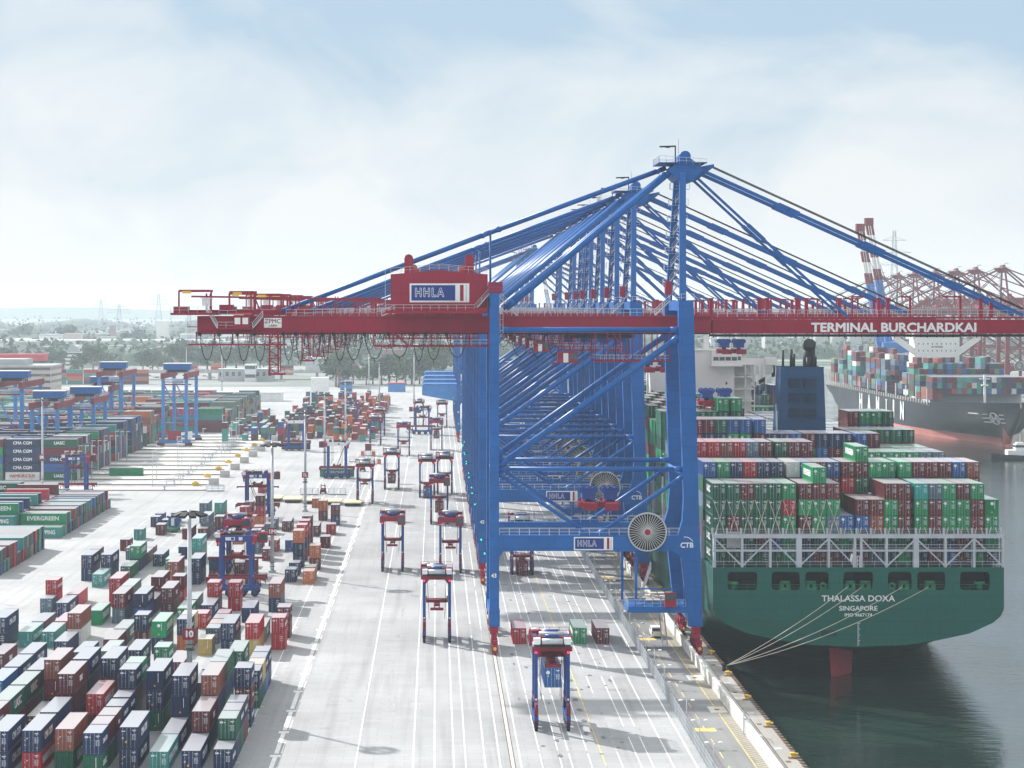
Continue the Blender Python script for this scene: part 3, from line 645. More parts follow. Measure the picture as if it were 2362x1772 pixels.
while y < 978:                                        # automated block
    g_ = (y - 787) % 47
    if g_ < 36:
        for xi in range(0, 7):
            xr = -126.4 - xi * 13.0
            if xr < -0.2 * y - 16: break
            nt_ = rf.choice([3, 4, 4, 5]) if xi else rf.choice([3, 4, 5, 5])
            if y < 790: nt_ = 5
            for t in range(nt_):
                cc_ = rf.choice('NNNNMMMMGGgRrTBBW')
                if y < 790 and xi < 3: cc_ = ('GBNMG', 'WNNNN', 'KTBgM')[xi][t]; SIDETXT.append((xr, y, t * TP, {'G': 'UASC', 'N': 'CMA CGM', 'W': 'HAMBURG SUD', 'g': 'EVERGREEN'}.get(cc_), cc_))
                elif rf.random() < .22: SIDETXT.append((xr, y, t * TP, {'G': 'U A S C', 'N': 'CMA CGM', 'g': 'EVERGREEN', 'R': 'K LINE', 'T': 'CHINA SHIPPING'}.get(cc_), cc_))
                fcont(xr, y, t * TP, 4, cc_, 1, 1)
    y += 2.8
y = 990.0
while y < 1330:
    g_ = (y - 990) % 47
    if g_ < 36:
        xb = -104 if y > 1085 else -127
        for xi in range(0, 11):
            xr = xb - xi * 13.0
            if xr < -0.2 * y - 16: break
            nt_ = rf.choice([2, 3, 3, 4]) if y > 1085 else rf.choice([3, 4, 5])
            for t in range(nt_): fcont(xr, y, t * TP, 4, rf.choice('MMMRTTTGgNrOSK'), 1, 0)
    y += 2.9
for r in range(17):                                   # far straddle yard beyond the turning area
    x = -29 - r * 4.15
    y = 1010 + rf.uniform(0, 20)
    while y < 1400:
        if rf.random() < .62 and not (r > 12 and y > 1150):
            l = rf.choice([4, 2, 2]); n = rf.choice([1, 2, 2, 3])
            pal = 'OORMrMOTMRGN' if r < 9 else 'MMMRTGNSKB'
            for t in range(n): fcont(x, y, t * TP, l, rf.choice(pal), 0, 0)
            y += (12.19 if l == 4 else 6.06) + rf.choice([.4, 1, 6])
        else: y += rf.uniform(8, 22)
for i in range(40):                                   # railway yard and depots far behind
    xx = rf.uniform(-380, -60); yy = rf.choice([2000, 2060, 2450, 2520])
    for t in range(rf.choice([1, 2, 3])): fcont(xx, yy, t * TP, 4, rf.choice('RMrOOMR'), 1, 0)
for xx in range(-330, -220, 13):
    for t in range(4): fcont(xx, 1760, t * TP + 0, 4, rf.choice('MMRrNTO'), 1, 0)
# cargo of the black ship
HX0, HY0, HY1 = 251.0, 1078.0, 1440.0
for by in [1128 + k * 14.6 for k in range(20)]:
    if 1215 < by < 1240: continue
    for ci in range(19):
        edge = ci < 2
        n = rf.choice([1, 2, 4, 5, 6]) if edge else rf.choice([4, 5, 6, 6, 7])
        if by < 1160: n = min(n, 4)
        n += 1 if by > 1260 else 0
        for t in range(n):
            if 1 < ci and t < n - 3: continue
            fcont(HX0 + 1.4 + ci * 2.5, by, 14.0 + t * TP, 4, rf.choice('MMBNSWGTNKrSMM'), 0, 0)
far_o = FAR.build('distant_container_stacks', 'contA', label='stacks of shipping containers too far or too hidden to single out, in yards and on ships', cat='container stacks', kind='stuff')
for xr, y, z, tx_, cc_ in SIDETXT:
    if tx_: put_text(tx_, 1.6, (xr - 6.1, y - .03, z + 1.5), '-y', far_o, bold=.035, ext=.005, mat='roofr' if cc_ == 'W' else 'mark', fit=(min(9, .95 * len(tx_)), 1.15))
container(-105.8, 809, .01, 4, 'g', 'bright green container lying alone in front of the container blocks', 'containers on stands', rz=R(90), side=-1, doors=True)
container(-57, 733, .01, 2, 'R', 'short red container alone on open paving by the rails', 'containers on stands', detail=True, doors=True)
# ================================================================ ship to shore cranes
def lattice(mb, x0, x1, y0, y1, z0, z1, n, r=.09, m=0):      # four-post lattice tower
    for x in (x0, x1):
        for y in (y0, y1): mb.beam((x, y, z0), (x, y, z1), r * 2, m=m)
    for i in range(n):
        a, b = z0 + (z1 - z0) * i / n, z0 + (z1 - z0) * (i + 1) / n
        for y in (y0, y1): mb.beam((x0, y, a), (x1, y, b if i % 2 else a), r, m=m); mb.beam((x0 if i % 2 else x1, y, a), (x1 if i % 2 else x0, y, b), r, m=m)
        for x in (x0, x1): mb.beam((x, y0, a), (x, y1, a), r, m=m)
def sign(par, x, z, w, h, y, s):                             # company sign: white frame, blue field, outlined letters, bars
    b = MB(); b.box(x, x + w, y, y + .1, z, z + h); o = b.build('sign', 'white', par)
    k = h / 3.35
    b = MB(); b.box(x + .3 * k, x + w * .765, y - .03, y - .005, z + .3 * k, z + h - .3 * k); b.build('blue_field', 'signblue', o)
    b = MB(); b.box(x + w * .845, x + w * .905, y - .03, y - .005, z + .25 * k, z + h - .25 * k); b.build('red_bar', 'red', o)
    b = MB(); b.box(x + w * .938, x + w * .962, y - .03, y - .005, z + .25 * k, z + h - .25 * k); b.build('grey_bar', 'galv', o)
    o1 = put_text(s, h * .62, (x + w * .33, y - .04, z + h * .5), '-y', o, bold=.05, ext=.004, space=1.25, fit=(w * .49, h * .5))
    o2 = put_text(s, h * .62, (x + w * .33, y - .075, z + h * .5), '-y', o, bold=0, ext=.004, mat='signblue', space=1.25); o2.scale = o1.scale
def crane(name, label, loc, mats, detail=True, mir=1, num=None, cat='crane', group=None):
    BL, RD = mats; OX = 28.0
    t = thing(name, label, cat, loc, 0, group)
    def c(u, v, dy=-12.0):
        D = 410.0 + dy; return (mir * ((u - CX) * D / F - OX), H - (v - CY) * D / F)
    def p3(u, v, dy): x, z = c(u, v, dy); return (x, dy, z)
    def W3(u, v, y): x, z = c(u, v, -12.0); return (x, y, z)  # shape measured on the front frame, put at depth y
    def part(n, mb, m): return mb.build(n, m, t)
    def bx(mb, a, b_, y0, y1, m=0):
        x0, x1 = sorted((a[0], b_[0])); z0, z1 = sorted((a[1], b_[1])); mb.box(x0, x1, y0, y1, z0, z1, m)
    for s in (-1, 1):
        y = s * 12.0
        b = MB(); b.prism([c(1129.5, 677), c(1151, 677), c(1151, 1444), c(1129.5, 1444)][::mir], y - .95, y + .95); bx(b, c(1128, 1405), c(1152.5, 1444), y - 1.1, y + 1.1)
        if s < 0 and detail: b.rail((c(1126, 0)[0], y - 1.2, c(0, 677)[1]), (c(1156, 0)[0], y - 1.2, c(0, 677)[1]), r=.03)
        part('landside_leg', b, BL)
        b = MB(); b.prism([c(1564, 693), c(1598.5, 693), c(1600.6, 790), c(1611, 1180), c(1620, 1444), c(1587, 1444), c(1570, 1285), c(1552, 1270), c(1573, 1200), c(1576, 1150), c(1565, 800)][::mir], y - .95, y + .95)
        part('waterside_leg', b, BL)
        b = MB(); bx(b, c(1151.2, 1234), c(1572, 1270), y - .9, y + .9)
        b.prism([c(1151.2, 1270), c(1162, 1270), c(1151.2, 1284)][::mir], y - .8, y + .8); b.prism([c(1151.2, 1234), c(1151.2, 1224), c(1160, 1234)][::mir], y - .8, y + .8)
        bx(b, c(1336, 1228), c(1402, 1234), y - .75, y + .75)
        part('portal_beam', b, BL)
        for (u0, v0, u1, v1, r) in ((1158, 1082.4, 1570, 1082.4, .44), (1156, 761, 1562, 761, .5), (1160, 1068, 1562, 781, .58), (1156, 1097, 1352, 1229, .37), (1572, 1101, 1384, 1229, .37)):
            b = MB(); a, e = Vector(W3(u0, v0, y)), Vector(W3(u1, v1, y)); b.tube(a, e, r, n=14)
            d = (e - a).normalized(); b.tube(a - d * .6, a + d * 1.3, r * 1.35, r, n=10); b.tube(e - d * 1.3, e + d * .6, r, r * 1.35, n=10)
            part('brace', b, BL)
        # bogies under both legs
        for u, nm in ((1139.5, 'landside_bogie'), (1604.6, 'waterside_bogie')):
            x = c(u, 0)[0]; b = MB(); b.box(x - .75, x + .75, y - 1.0, y + 1.0, 3.2, 4.3)
            for k in (-1, 1):
                b.prism([(y + k * .3, 3.4), (y + k * 2.6, 2.6), (y + k * 2.6, 1.7), (y + k * .3, 2.3)], x - .45, x + .45, ax='x')
                for q in (-1, 1):
                    yy = y + k * 3.6 + q * 1.2; b.box(x - .42, x + .42, yy - .9, yy + .9, .75, 1.7); b.box(x - .3, x + .55, yy - .3, yy + .3, 1.7, 2.5)
                    for w_ in (-.45, .45): b.tube((x - .2, yy + w_, .38), (x + .2, yy + w_, .38), .36, n=12, m=1)
            b.box(x - .5, x + .5, y + s * 6.0 - .25, y + s * 6.0 + .25, .35, 1.5, 0); b.tube((x, y - 5.6, 1.2), (x, y - 6.4, 1.2), .3, n=10, m=2)
            part(nm, b, [RD, 'dark', 'yellow'])
        # mast column leaning to the apex
        x0, z0 = c(1574.8, 693); xt, zt = (mir * ((1574 - CX) * 406 / F - OX), H + 322 * 410 / F)
        b = MB(); b.beam((x0, y, z0), (xt, s * 4.0, zt), 1.15, 1.1)
        part('mast_column', b, BL)
    # beams along the rails
    for u in (1139.5, 1604):
        x = c(u, 0)[0]
        b = MB(); b.box(x - .7, x + .7, -11.0, 11.0, 4.4, 6.2); part('sill_beam', b, BL)
    for u, v in ((1140, 690), (1582, 700)):
        x, z = c(u, v); b = MB(); b.box(x - .7, x + .7, -11.0, 11.0, z - 1.3, z + .5); part('cross_beam', b, BL)
    xl, zl = c(1140, 1095); b = MB(); b.tube((xl, -11, zl), (xl, 11, zl), .4); part('cross_beam', b, BL)
    xl, zl = c(1575, 1095); b = MB(); b.tube((xl, -11, zl), (xl, 11, zl), .4); part('cross_beam', b, BL)
    # apex head
    ax, az = (mir * ((1574 - CX) * 410 / F - OX), H + 318 * 410 / F)
    b = MB(); b.prism([(ax - mir * 3.2, az - .6), (ax - mir * 1.0, az + 1.4), (ax + mir * .9, az + 1.6), (ax + mir * 3.4, az - .4), (ax + mir * 1.4, az - 2.6), (ax - mir * 1.4, az - 2.4)][::mir], -5, 5)
    b.tube((ax + mir * .1, -4, az + 2.0), (ax + mir * .1, 4, az + 2.0), 1.0, n=16)
    b.prism([(ax + mir * 1.5, az - .1), (ax + mir * 5.4, az + .6), (ax + mir * 5.4, az + .1), (ax + mir * 2.2, az - 2.4)][::mir], -3.5, 3.5)
    part('mast_head', b, BL)
    b = MB(); b.box(ax - 4.9, ax + 3.9, -5.6, 5.6, az + .7, az + .82)
    part('head_platform', b, BL)
    b = MB()
    for y in (-5.5, 5.5): b.rail((ax - 4.8, y, az + .82), (ax + 3.8, y, az + .22), 1.2, 1.1)
    b.rail((ax - 4.8, -5.5, az + .82), (ax - 4.8, 5.5, az + .82), 1.2, 1.3)
    part('head_railing', b, 'galv')
    b = MB(); b.beam((ax - mir * 1.3, 0, az), (ax - mir * 1.3, 0, az + 4.2), .22); b.beam((ax - mir * 1.2, 0, az + 4.1), (ax - mir * 4.2, 0, az + 4.0), .28); b.box(ax - mir * 2.7 - .4, ax - mir * 2.7 + .4, -.2, .2, az + 3.8, az + 3.95); b.beam((ax - .5, 2, az), (ax - .5, 2, az + 5.6), .05)
    part('head_davit', b, 'dark' if BL == 'blue' else BL)
    # back stay in two lengths with a strut
    def stay(pts, r, nm='stay'):
        for a, e in zip(pts, pts[1:]):
            b = MB(); b.tube(a, e, r, n=12); d = (Vector(e) - Vector(a)).normalized(); a, e = Vector(a), Vector(e)
            b.tube(a, a + d * 1.8, r * .5, r * 1.3, n=8); b.tube(e - d * 1.8, e, r * 1.3, r * .5, n=8); part(nm, b, BL)
    stay([p3(1536, 388, 0), p3(1132, 536, 0), p3(650, 718, 0)], .46, 'back_stay')
    b = MB(); b.tube(p3(1131, 542, 0), p3(1131, 690, 0), .2); part('stay_strut', b, BL)
    for s in (-1, 1): stay([p3(1553, 390, -4) if s < 0 else (p3(1553, 390, -4)[0], 4, p3(1553, 390, -4)[2]), (p3(1168, 711, -11)[0], s * 10.5, p3(1168, 711, -11)[2])], .6, 'mast_brace')
    # fore stays: slender links with knuckles
    def link_stay(a, e, r, knots):
        b = MB(); a, e = Vector(a), Vector(e); b.beam(a, e, r * .8, r * 1.5)
        for k in knots: q = a.lerp(e, k); d = (e - a).normalized(); b.beam(q - d * 1.1, q + d * 1.1, r * 1.6, r * 2.2)
        part('fore_stay', b, BL)
    for s in (-1, 1):
        y = s * 3.4; hx, hz = p3(1604, 386, -4)[0], p3(1604, 386, -4)[2]; tx, tz = p3(2360, 727, -3.4)[0], p3(2360, 727, -3.4)[2]
        link_stay((hx, y, hz), (tx, y, tz), .42, (.27, .3, .53, .56, .8)); ix, iz = p3(1600, 402, -4)[0], p3(1600, 402, -4)[2]; jx, jz = p3(1957, 733, -3.4)[0], p3(1957, 733, -3.4)[2]
        link_stay((ix, y, iz), (jx, y, jz), .32, (.38, .43, .55, .6))
    b = MB()
    for k in range(4): b.beam((ax + mir * 4.8, -1.5 + k, az + .6), (p3(2362, 714, 0)[0], -1.5 + k, p3(2362, 714, 0)[2]), .09)
    part('hoist_rope', b, 'dark')
    # girder (landside) and boom (waterside): twin boxes
    b = MB(); x0, x1 = c(455, 0, -3.5)[0], c(1640, 0, -3.5)[0]; zt, zb = c(0, 731, -3.5)[1], c(0, 768.5, -3.5)[1]; xa, xb = sorted((x0, x1))
    for y in (-3.5, 2.1):
        b.box(xa, xb, y, y + 1.4, zb, zt); b.box(xa, xb, y - .15, y + 1.55, zt + .003, zt + .14); b.box(xa, xb, y + .5, y + .75, zb - .22, zb - .003, 1)
    for k in range(9): x = xa + (xb - xa) * k / 8; b.box(max(xa, x - .5), min(xb, x + .5), -2.0, 2.0, zb + .4, zt - .3)
    part('girder', b, [RD, 'dark'])
    b = MB(); x0, x1 = c(1644, 0, -3.5)[0], c(2440, 0, -3.5)[0]; zt2, zb2 = c(0, 738, -3.5)[1], c(0, 770, -3.5)[1]; xa, xb = sorted((x0, x1))
    for y in (-3.5, 2.1):
        b.box(xa, xb, y, y + 1.4, zb2, zt2); b.box(xa, xb, y - .1, y + 1.5, zt2 + .25, zt2 + .55); b.box(xa, xb, y - .2, y + .05, zb2 - .55, zb2 - .15, 1)
        for k in range(int((xb - xa) / 3)): b.box(xa + k * 3, xa + k * 3 + .12, y - .2, y + .1, zb2 - .7, zb2, 1)
    for k in range(9): x = xa + (xb - xa) * k / 8; b.box(max(xa, x - .5), min(xb, x + .5), -2.0, 2.0, zb2 + .4, zt2 - .3)
    part('boom', b, [RD, 'dark'])
    for u in (1640, 1751, 1769, 1838, 1936, 2027, 2048, 2262, 2286, 1860):
        x = c(u, 0, -3)[0]; b = MB(); b.prism([(x - .35, zt2 + .5), (x + .35, zt2 + .5), (x + .28, zt2 + 3.4), (x + .5, zt2 + 4.0), (x - .5, zt2 + 4.0), (x - .28, zt2 + 3.4)], -3.2, -2.6); part('boom_post', b, RD)
    for u, w in ((1968, 28), (2102, -22), (2218, -42)):
        x, x2 = c(u, 0, -3)[0], c(u + w, 0, -3)[0]; b = MB(); b.beam((x, -2, zt2 + .5), (x, -2, zt2 + 4.3), .35); b.beam((x, -2, zt2 + 4.2), (x2, -2, zt2 + 4.2), .3); part('boom_davit', b, RD)
    b = MB()
    for y in (-3.4, 3.4):
        a_, b_ = c(1500, 0, y)[0], c(2440, 0, y)[0]; b.rail((c(1655, 0, y)[0], y, zt2 + .56), (b_, y, zt2 + .56), 1.2, 1.8, .03)
        b.rail((c(660, 0, y)[0], y, zt + .15), (c(870, 0, y)[0], y, zt + .15), 1.2, 1.6, .03); b.rail((c(1180, 0, y)[0], y, zt + .15), (c(1530, 0, y)[0], y, zt + .15), 1.3, 1.2, .035)
    part('girder_railing', b, 'galv')
    # machinery house
    hx0, hx1 = c(901, 0, -7)[0], c(1125, 0, -7)[0]; zf, ze, zr = c(0, 716, -7)[1], c(0, 633, -7)[1], c(0, 623, -7)[1]; xm = (hx0 + hx1) / 2
    b = MB(); b.prism([(hx0, zf), (hx1, zf), (hx1, ze), (xm, zr), (hx0, ze)][::mir], -7, 7)
    o = part('machinery_house', b, RD)
    for u in (943, 1083):
        x = c(u, 0, -5)[0]; b = MB(); b.box(x - .8, x + .8, -5.5, -3.2, ze - .3, ze + 3.0); b.tube((x, -5.52, ze + 2.9), (x, -3.18, ze + 2.9), .78, n=12); b.build('ventilation_duct', RD, o)
    for u in (960, 1066): x = c(u, 0, -5)[0]; b = MB(); b.box(x - .5, x + .5, -4.5, -3.4, ze, ze + 1.1); b.build('ventilation_duct', 'roofr', o)
    b = MB()
    for y in (-6.9, 6.9): b.rail((hx0, y, ze), (xm, y, zr), 1.1, 1.6, .03); b.rail((xm, y, zr), (hx1, y, ze), 1.1, 1.6, .03)
    b.rail((hx0 - mir * .8, -8.4, zf - .1), (c(1094, 0, -8)[0], -8.4, zf - .1), 1.1, 1.5, .035); b.stair((c(1094, 0, -8)[0], -8.0, zf - .1), (c(1128, 0, -8)[0], -8.0, c(0, 678, -8)[1]), .8)
    b.stair((hx0 - mir * 1.6, -7.6, zt + .2), (hx0 + mir * .6, -7.6, zf - .1), .7)
    for k in range(9): b.beam((hx0 - mir * 1.0, -6, zf + k * .75), (hx0 - mir * 1.0, -5.2, zf + k * .75), .05)
    for y in (-6, -5.2): b.beam((hx0 - mir * 1.0, y, zf), (hx0 - mir * 1.0, y, ze + 1), .07)
    b.build('house_railing', 'galv', o)
    b = MB(); xa, xb = sorted((hx0 - mir * .9, hx1)); b.box(xa, xb, -8.5, 7.5, zf - .55, zf - .003); b.box(min(c(1094, 0, -8)[0], hx1), max(c(1094, 0, -8)[0], hx1), -8.5, -7.0, zf - .003, zf + .5)
    for k in range(5): x = hx0 + (hx1 - hx0) * (k + .5) / 5; b.box(x - .8, x + .8, -5, 5, zt + .15, zf - .55)
    b.build('house_platform', RD, o)
    if mir > 0 and detail: sx_, sz_ = c(945, 697.5, -7); sign(o, sx_, sz_, 10.75, 3.4, -7.12, 'HHLA')
    b = MB(); bx(b, c(1126, 651, -8), c(1159, 677, -8), -9.5, -6.5); part('winch_cabin', b, RD)
    # landside end: platforms, hoist frames, stairs
    def q(u, v, dy=-3.5): return c(u, v, dy)
    b = MB(); bx(b, q(396, 722), q(500, 727), -5.5, 4.5); bx(b, q(400, 707), q(428, 722), -3.5, 3.5); bx(b, q(505, 703), q(535, 718), -3, 1); bx(b, q(430, 715), q(660, 726), 1.0, 2.0)
    part('end_platform', b, RD)
    b = MB()
    for (u0, u1, v0) in ((412, 483, 671), (529, 586, 674), (586, 647, 680)):
        for yy in (-3, 3): b.beam(q(u0, v0)[:1] + (yy,) + q(u0, v0)[1:], q(u1, v0)[:1] + (yy,) + q(u1, v0)[1:], .42)
        b.beam((q(u0, 0)[0], -3, q(0, v0)[1]), (q(u0, 0)[0], -3, q(0, 722)[1]), .3); b.beam((q(u1 - 4, 0)[0], 3, q(0, v0)[1]), (q(u1 - 4, 0)[0], 3, q(0, 722)[1]), .3)
        b.box(min(q(u0 + 8, 0)[0], q(u0 + 28, 0)[0]), max(q(u0 + 8, 0)[0], q(u0 + 28, 0)[0]), -3.3, -2.5, q(0, v0 + 6)[1], q(0, v0)[1], 1)
    b.beam((q(440, 0)[0], -2.5, q(0, 684)[1]), (q(760, 0)[0], -2.5, q(0, 689)[1]), .34)
    b.beam((q(760, 0)[0], -2.5, q(0, 689)[1]), (q(880, 0)[0], -2.5, q(0, 690)[1]), .26)
    for u in (475, 484, 578, 588): b.beam((q(u, 0)[0], -2.5, q(0, 677)[1]), (q(u, 0)[0], -2.5, q(0, 724)[1]), .3)
    for u in (663, 668, 681, 689, 773, 779, 820, 826, 860, 866): b.beam((q(u, 0)[0], -2.5, q(0, 684)[1]), (q(u, 0)[0], -2.5, q(0, 728)[1]), .2)
    b.beam((q(588, 0)[0], -2.5, q(0, 690)[1]), (q(602, 0)[0], -2.5, q(0, 724)[1]), .25)
    part('hoist_frame', b, [RD, 'yellow'])
    b = MB(); bx(b, q(465, 687), q(484, 706), -3, 0); bx(b, q(462, 687), q(486, 689), -3.2, .2)
    part('end_cabin', b, 'white' if detail else RD)
    b = MB(); bx(b, q(539, 727, -5), q(577, 757, -5), -5.6, -3.6, 0); bx(b, q(536, 722, -5), q(580, 726, -5), -6.0, -3.6, 2)
    for u0, u1 in ((542, 555), (560, 573)): bx(b, q(u0, 733, -5), q(u1, 748, -5), -5.7, -5.6, 1)
    part('electrical_cabin', b, [RD, 'white', 'roofr'])
    b = MB(); b.stair((q(477, 0)[0], -4.6, q(0, 712)[1]), (q(503, 0)[0], -4.6, q(0, 757)[1]), .7); b.stair((q(607, 0)[0], -4.6, q(0, 730)[1]), (q(584, 0)[0], -4.6, q(0, 757)[1]), .7)
    b.rail((q(503, 0)[0], -5.2, q(0, 757)[1]), (q(584, 0)[0], -5.2, q(0, 757)[1]), 1.1, 1.3); b.rail((q(396, 0)[0], -5.4, q(0, 722)[1]), (q(478, 0)[0], -5.4, q(0, 722)[1]), 1.1, 1.3); b.rail((q(505, 0)[0], -3.6, q(0, 730)[1]), (q(545, 0)[0], -3.6, q(0, 730)[1]), 1.1, 1.3)
    for x in (434, 441): b.beam((q(x, 0)[0], -4.2, q(0, 726)[1]), (q(x, 0)[0], -4.2, q(0, 795)[1]), .07)
    for k in range(20): b.beam((q(434, 0)[0], -4.2, q(0, 728 + k * 3.3)[1]), (q(441, 0)[0], -4.2, q(0, 728 + k * 3.3)[1]), .04)
    b.rail((q(433, 0)[0], -4.3, q(0, 754)[1]), (q(455, 0)[0], -4.3, q(0, 754)[1]), 1.0, .8)
    part('end_stairs', b, 'galv')
    b = MB(); bx(b, q(503, 757), q(584, 760), -5.4, -3.5); bx(b, q(433, 753), q(455, 755), -4.4, -3.5); part('walkway', b, RD)
    # hanging walkway under the girder end
    b = MB(); bx(b, q(436, 793), q(662, 796.5), -5.2, -4.2); bx(b, q(452, 767.5), q(660, 769.5), -4.8, -4.5)
    for u in (455, 497, 538, 581): bx(b, q(u - 1.6, 765), q(u + 1.6, 795), -4.9, -4.4)
    part('cable_walkway', b, RD)
    b = MB(); b.rail((q(436, 0)[0], -5.2, q(0, 793)[1]), (q(615, 0)[0], -5.2, q(0, 793)[1]), 1.2, 1.5, .03); b.rail((q(436, 0)[0], -4.2, q(0, 793)[1]), (q(615, 0)[0], -4.2, q(0, 793)[1]), 1.2, 1.5, .03)
    part('walkway_railing', b, 'galv')
    # festoon loops
    b = MB(); zt_ = c(0, 771, -5)[1]
    loops = [(478, 830, 17), (521, 831, 16), (562, 832, 15), (600, 833, 14), (666, 831, 13), (693, 832, 11), (724, 831, 16), (752, 832, 9), (784, 831, 14), (816, 830, 19), (864, 827, 23), (921, 824, 25), (966, 832, 13), (1000, 829, 18), (1054, 824, 24), (1200, 822, 22), (1240, 824, 18), (1278, 818, 16), (1330, 822, 22)]
    for i, (u, vb, hw) in enumerate(loops):
        x, zb_ = c(u, vb, -5); w = hw * .0786
        for yy, kz in ((-5.0, 1.0), (-4.4, .5)):
            pts = []
            for k in range(13):
                s_ = -1 + 2 * k / 12; pts.append((x + w * s_, yy, zb_ + (zt_ - zb_) * (1 - kz) + (zt_ - zb_) * kz * abs(s_) ** 2.6))
            b.path(pts, .075 if kz == 1 else .035, 5)
        b.beam((x, -5, zb_), (x, -5, zb_ - .8), .09)
        b.box(x - w - .3, x - w + .3, -5.2, -4.3, zt_ - .3, zt_ + .35)
    part('festoon_cable', b, 'dark')
    b = MB(); lattice(b, c(621, 0, -5)[0] if mir > 0 else c(641, 0, -5)[0], c(641, 0, -5)[0] if mir > 0 else c(621, 0, -5)[0], -5, -3.4, c(0, 863, -5)[1], c(0, 768, -5)[1], 9, .09); xa, xb = sorted((c(619, 0, -5)[0], c(657, 0, -5)[0])); b.box(xa, xb, -5.6, -3.0, c(0, 865, -5)[1], c(0, 861, -5)[1]); b.rail((xa, -5.5, c(0, 861, -5)[1]), (xb, -5.5, c(0, 861, -5)[1]), 1.1, 1.0); b.beam((c(646, 0, -5)[0], -4, c(0, 768)[1]), (c(646, 0, -5)[0], -4, c(0, 861)[1]), .16)
    b.box(xa, xb - .8, -5.2, -3.2, c(0, 828, -5)[1], c(0, 826, -5)[1]); b.box(xa, xb - .8, -5.2, -3.2, c(0, 792, -5)[1], c(0, 790, -5)[1])
    part('access_tower', b, RD)
    # truss walkways hanging below the girder
    for (u0, u1, vb, mid) in ((862, 1128, 799, 906), (1373, 1544, 834, 1414)):
        b = MB(); x0, x1 = c(u0, 0, -5)[0], c(u1, 0, -5)[0]; za, zb_ = c(0, 768, -5)[1], c(0, vb, -5)[1]
        for yy in (-5.2, 4.4):
            b.beam((x0, yy, zb_), (x1, yy, zb_), .22)
            for k in range(7): x = x0 + (x1 - x0) * k / 6; b.beam((x, yy, za), (x, yy, zb_), .18)
            b.beam((c(mid, 0, -5)[0], yy, za), (c(mid + 38, 0, -5)[0], yy, zb_), .18)
            b.rail((x0, yy, zb_), (x1, yy, zb_), 1.1, 1.6, .03, 1)
        part('hanging_walkway', b, [RD, 'galv'])
    # trolley, operator cabin
    b = MB(); bx(b, c(1300, 772, -3), c(1462, 780, -3), -3.0, 3.0, 1)
    for u in (1300, 1340, 1380, 1420): bx(b, c(u, 780, -3), c(u + 22, 790, -3), -2.5, 2.5, 0)
    part('trolley', b, ['blued', 'dark'])
    x0, z0 = c(1286, 841, -5); x1, z1 = c(1332, 812, -5); b = MB(); xa, xb = sorted((x0, x1)); b.box(xa, xb - 1.4, -6, -3.4, z0 + .3, z1, 0); b.box(xb - 1.4, xb, -6, -3.4, z0 + .9, z1 - .2, 1); b.box(xb - 1.5, xb + .05, -6.1, -3.3, z0 + .3, z0 + .9, 0); b.box(xb - 1.45, xb + .1, -6.1, -3.3, z1 - .2, z1, 0); b.box(xa - 1.2, xa, -6.2, -3.4, z0 + .1, z0 + .35, 0); b.box(xa + 1.0, xa + 1.9, -6.05, -6.0, z0 + .4, z1 - .2, 2)
    for k in range(4): b.beam((xa + .3 + k * .9, -5, z1), (xa + .3 + k * .9, -5, c(0, 772)[1]), .12, m=0)
    part('operator_cabin', b, [RD, 'glass', 'white'])
    # tandem head blocks and spreaders hanging on ropes
    hz = c(0, 1118, -2)[1] if mir > 0 else 35
    for u in (1357, 1407) if mir > 0 else ():
        x = c(u, 0, -2)[0]; o = MB(); o.box(x - 1.2, x + 1.2, -3.2, 1.2, hz - 2.6, hz - 1.2, 1); o.box(x - 1.9, x + 1.9, -2.6, .6, hz - 4.1, hz - 3.2, 0); o.box(x - .9, x + .9, -6.6, 4.6, hz - 3.6, hz - 3.0, 0); o.box(x - 1.3, x + 1.3, -7.1, -6.6, hz - 4.3, hz - 3.0, 0); o.box(x - 1.3, x + 1.3, 4.6, 5.1, hz - 4.3, hz - 3.0, 0); o.box(x - .5, x + .5, -1.5, -.5, hz - 3.2, hz - 2.6, 1)
        for dx in (-1.1, 0, 1.1): o.tube((x + dx, -2.9, hz - .9), (x + dx, -2.4, hz - .9), .62, n=14, m=1); o.tube((x + dx, .4, hz - .9), (x + dx, .9, hz - .9), .62, n=14, m=1)
        part('spreader', o, [RD, 'blued'])
        b = MB()
        for dx in (-1.1, 1.1):
            for dy in (-2.6, .6): b.beam((x + dx, dy, hz - .4), (x + dx * .8, dy, c(0, 790)[1]), .05)
        part('spreader_rope', b, 'dark')
    # cable reel on the portal beam
    rx, rz_ = c(1492, 1226); y = -13.25
    b = MB(); b.tube((rx, y + .05, rz_), (rx, y + .12, rz_), 3.2, n=40); o = part('cable_reel', b, 'dark')
    b = MB()
    for k in range(40): a_ = 2 * math.pi * k / 40; b.beam((rx + .5 * math.cos(a_), y - .12, rz_ + .5 * math.sin(a_)), (rx + 3.3 * math.cos(a_), y - .02, rz_ + 3.3 * math.sin(a_)), .06)
    b.build('spoke_wheel', 'white', o)
    b = MB(); b.ring((rx, y, rz_), 3.35, .13, n=48); b.ring((rx, y + .3, rz_), 3.35, .13, n=48); b.build('rim', 'galv', o)
    b = MB(); b.tube((rx, y - .3, rz_), (rx, y + .2, rz_), .55, n=12); b.build('hub', 'red', o)
    # railings and lamps on portal beams
    for s in (-1, 1): b = MB(); zz = c(0, 1234)[1]; b.rail((c(1152, 0)[0], s * 12 - .8, zz), (c(1566, 0)[0], s * 12 - .8, zz), 1.15, 1.7, .035); b.rail((c(1152, 0)[0], s * 12 + .8, zz), (c(1566, 0)[0], s * 12 + .8, zz), 1.15, 1.7, .035); part('portal_railing', b, 'galv')
    # mast stairs
    b = MB(); z0 = c(0, 694)[1]; nn = 7; zz = az - 3.5
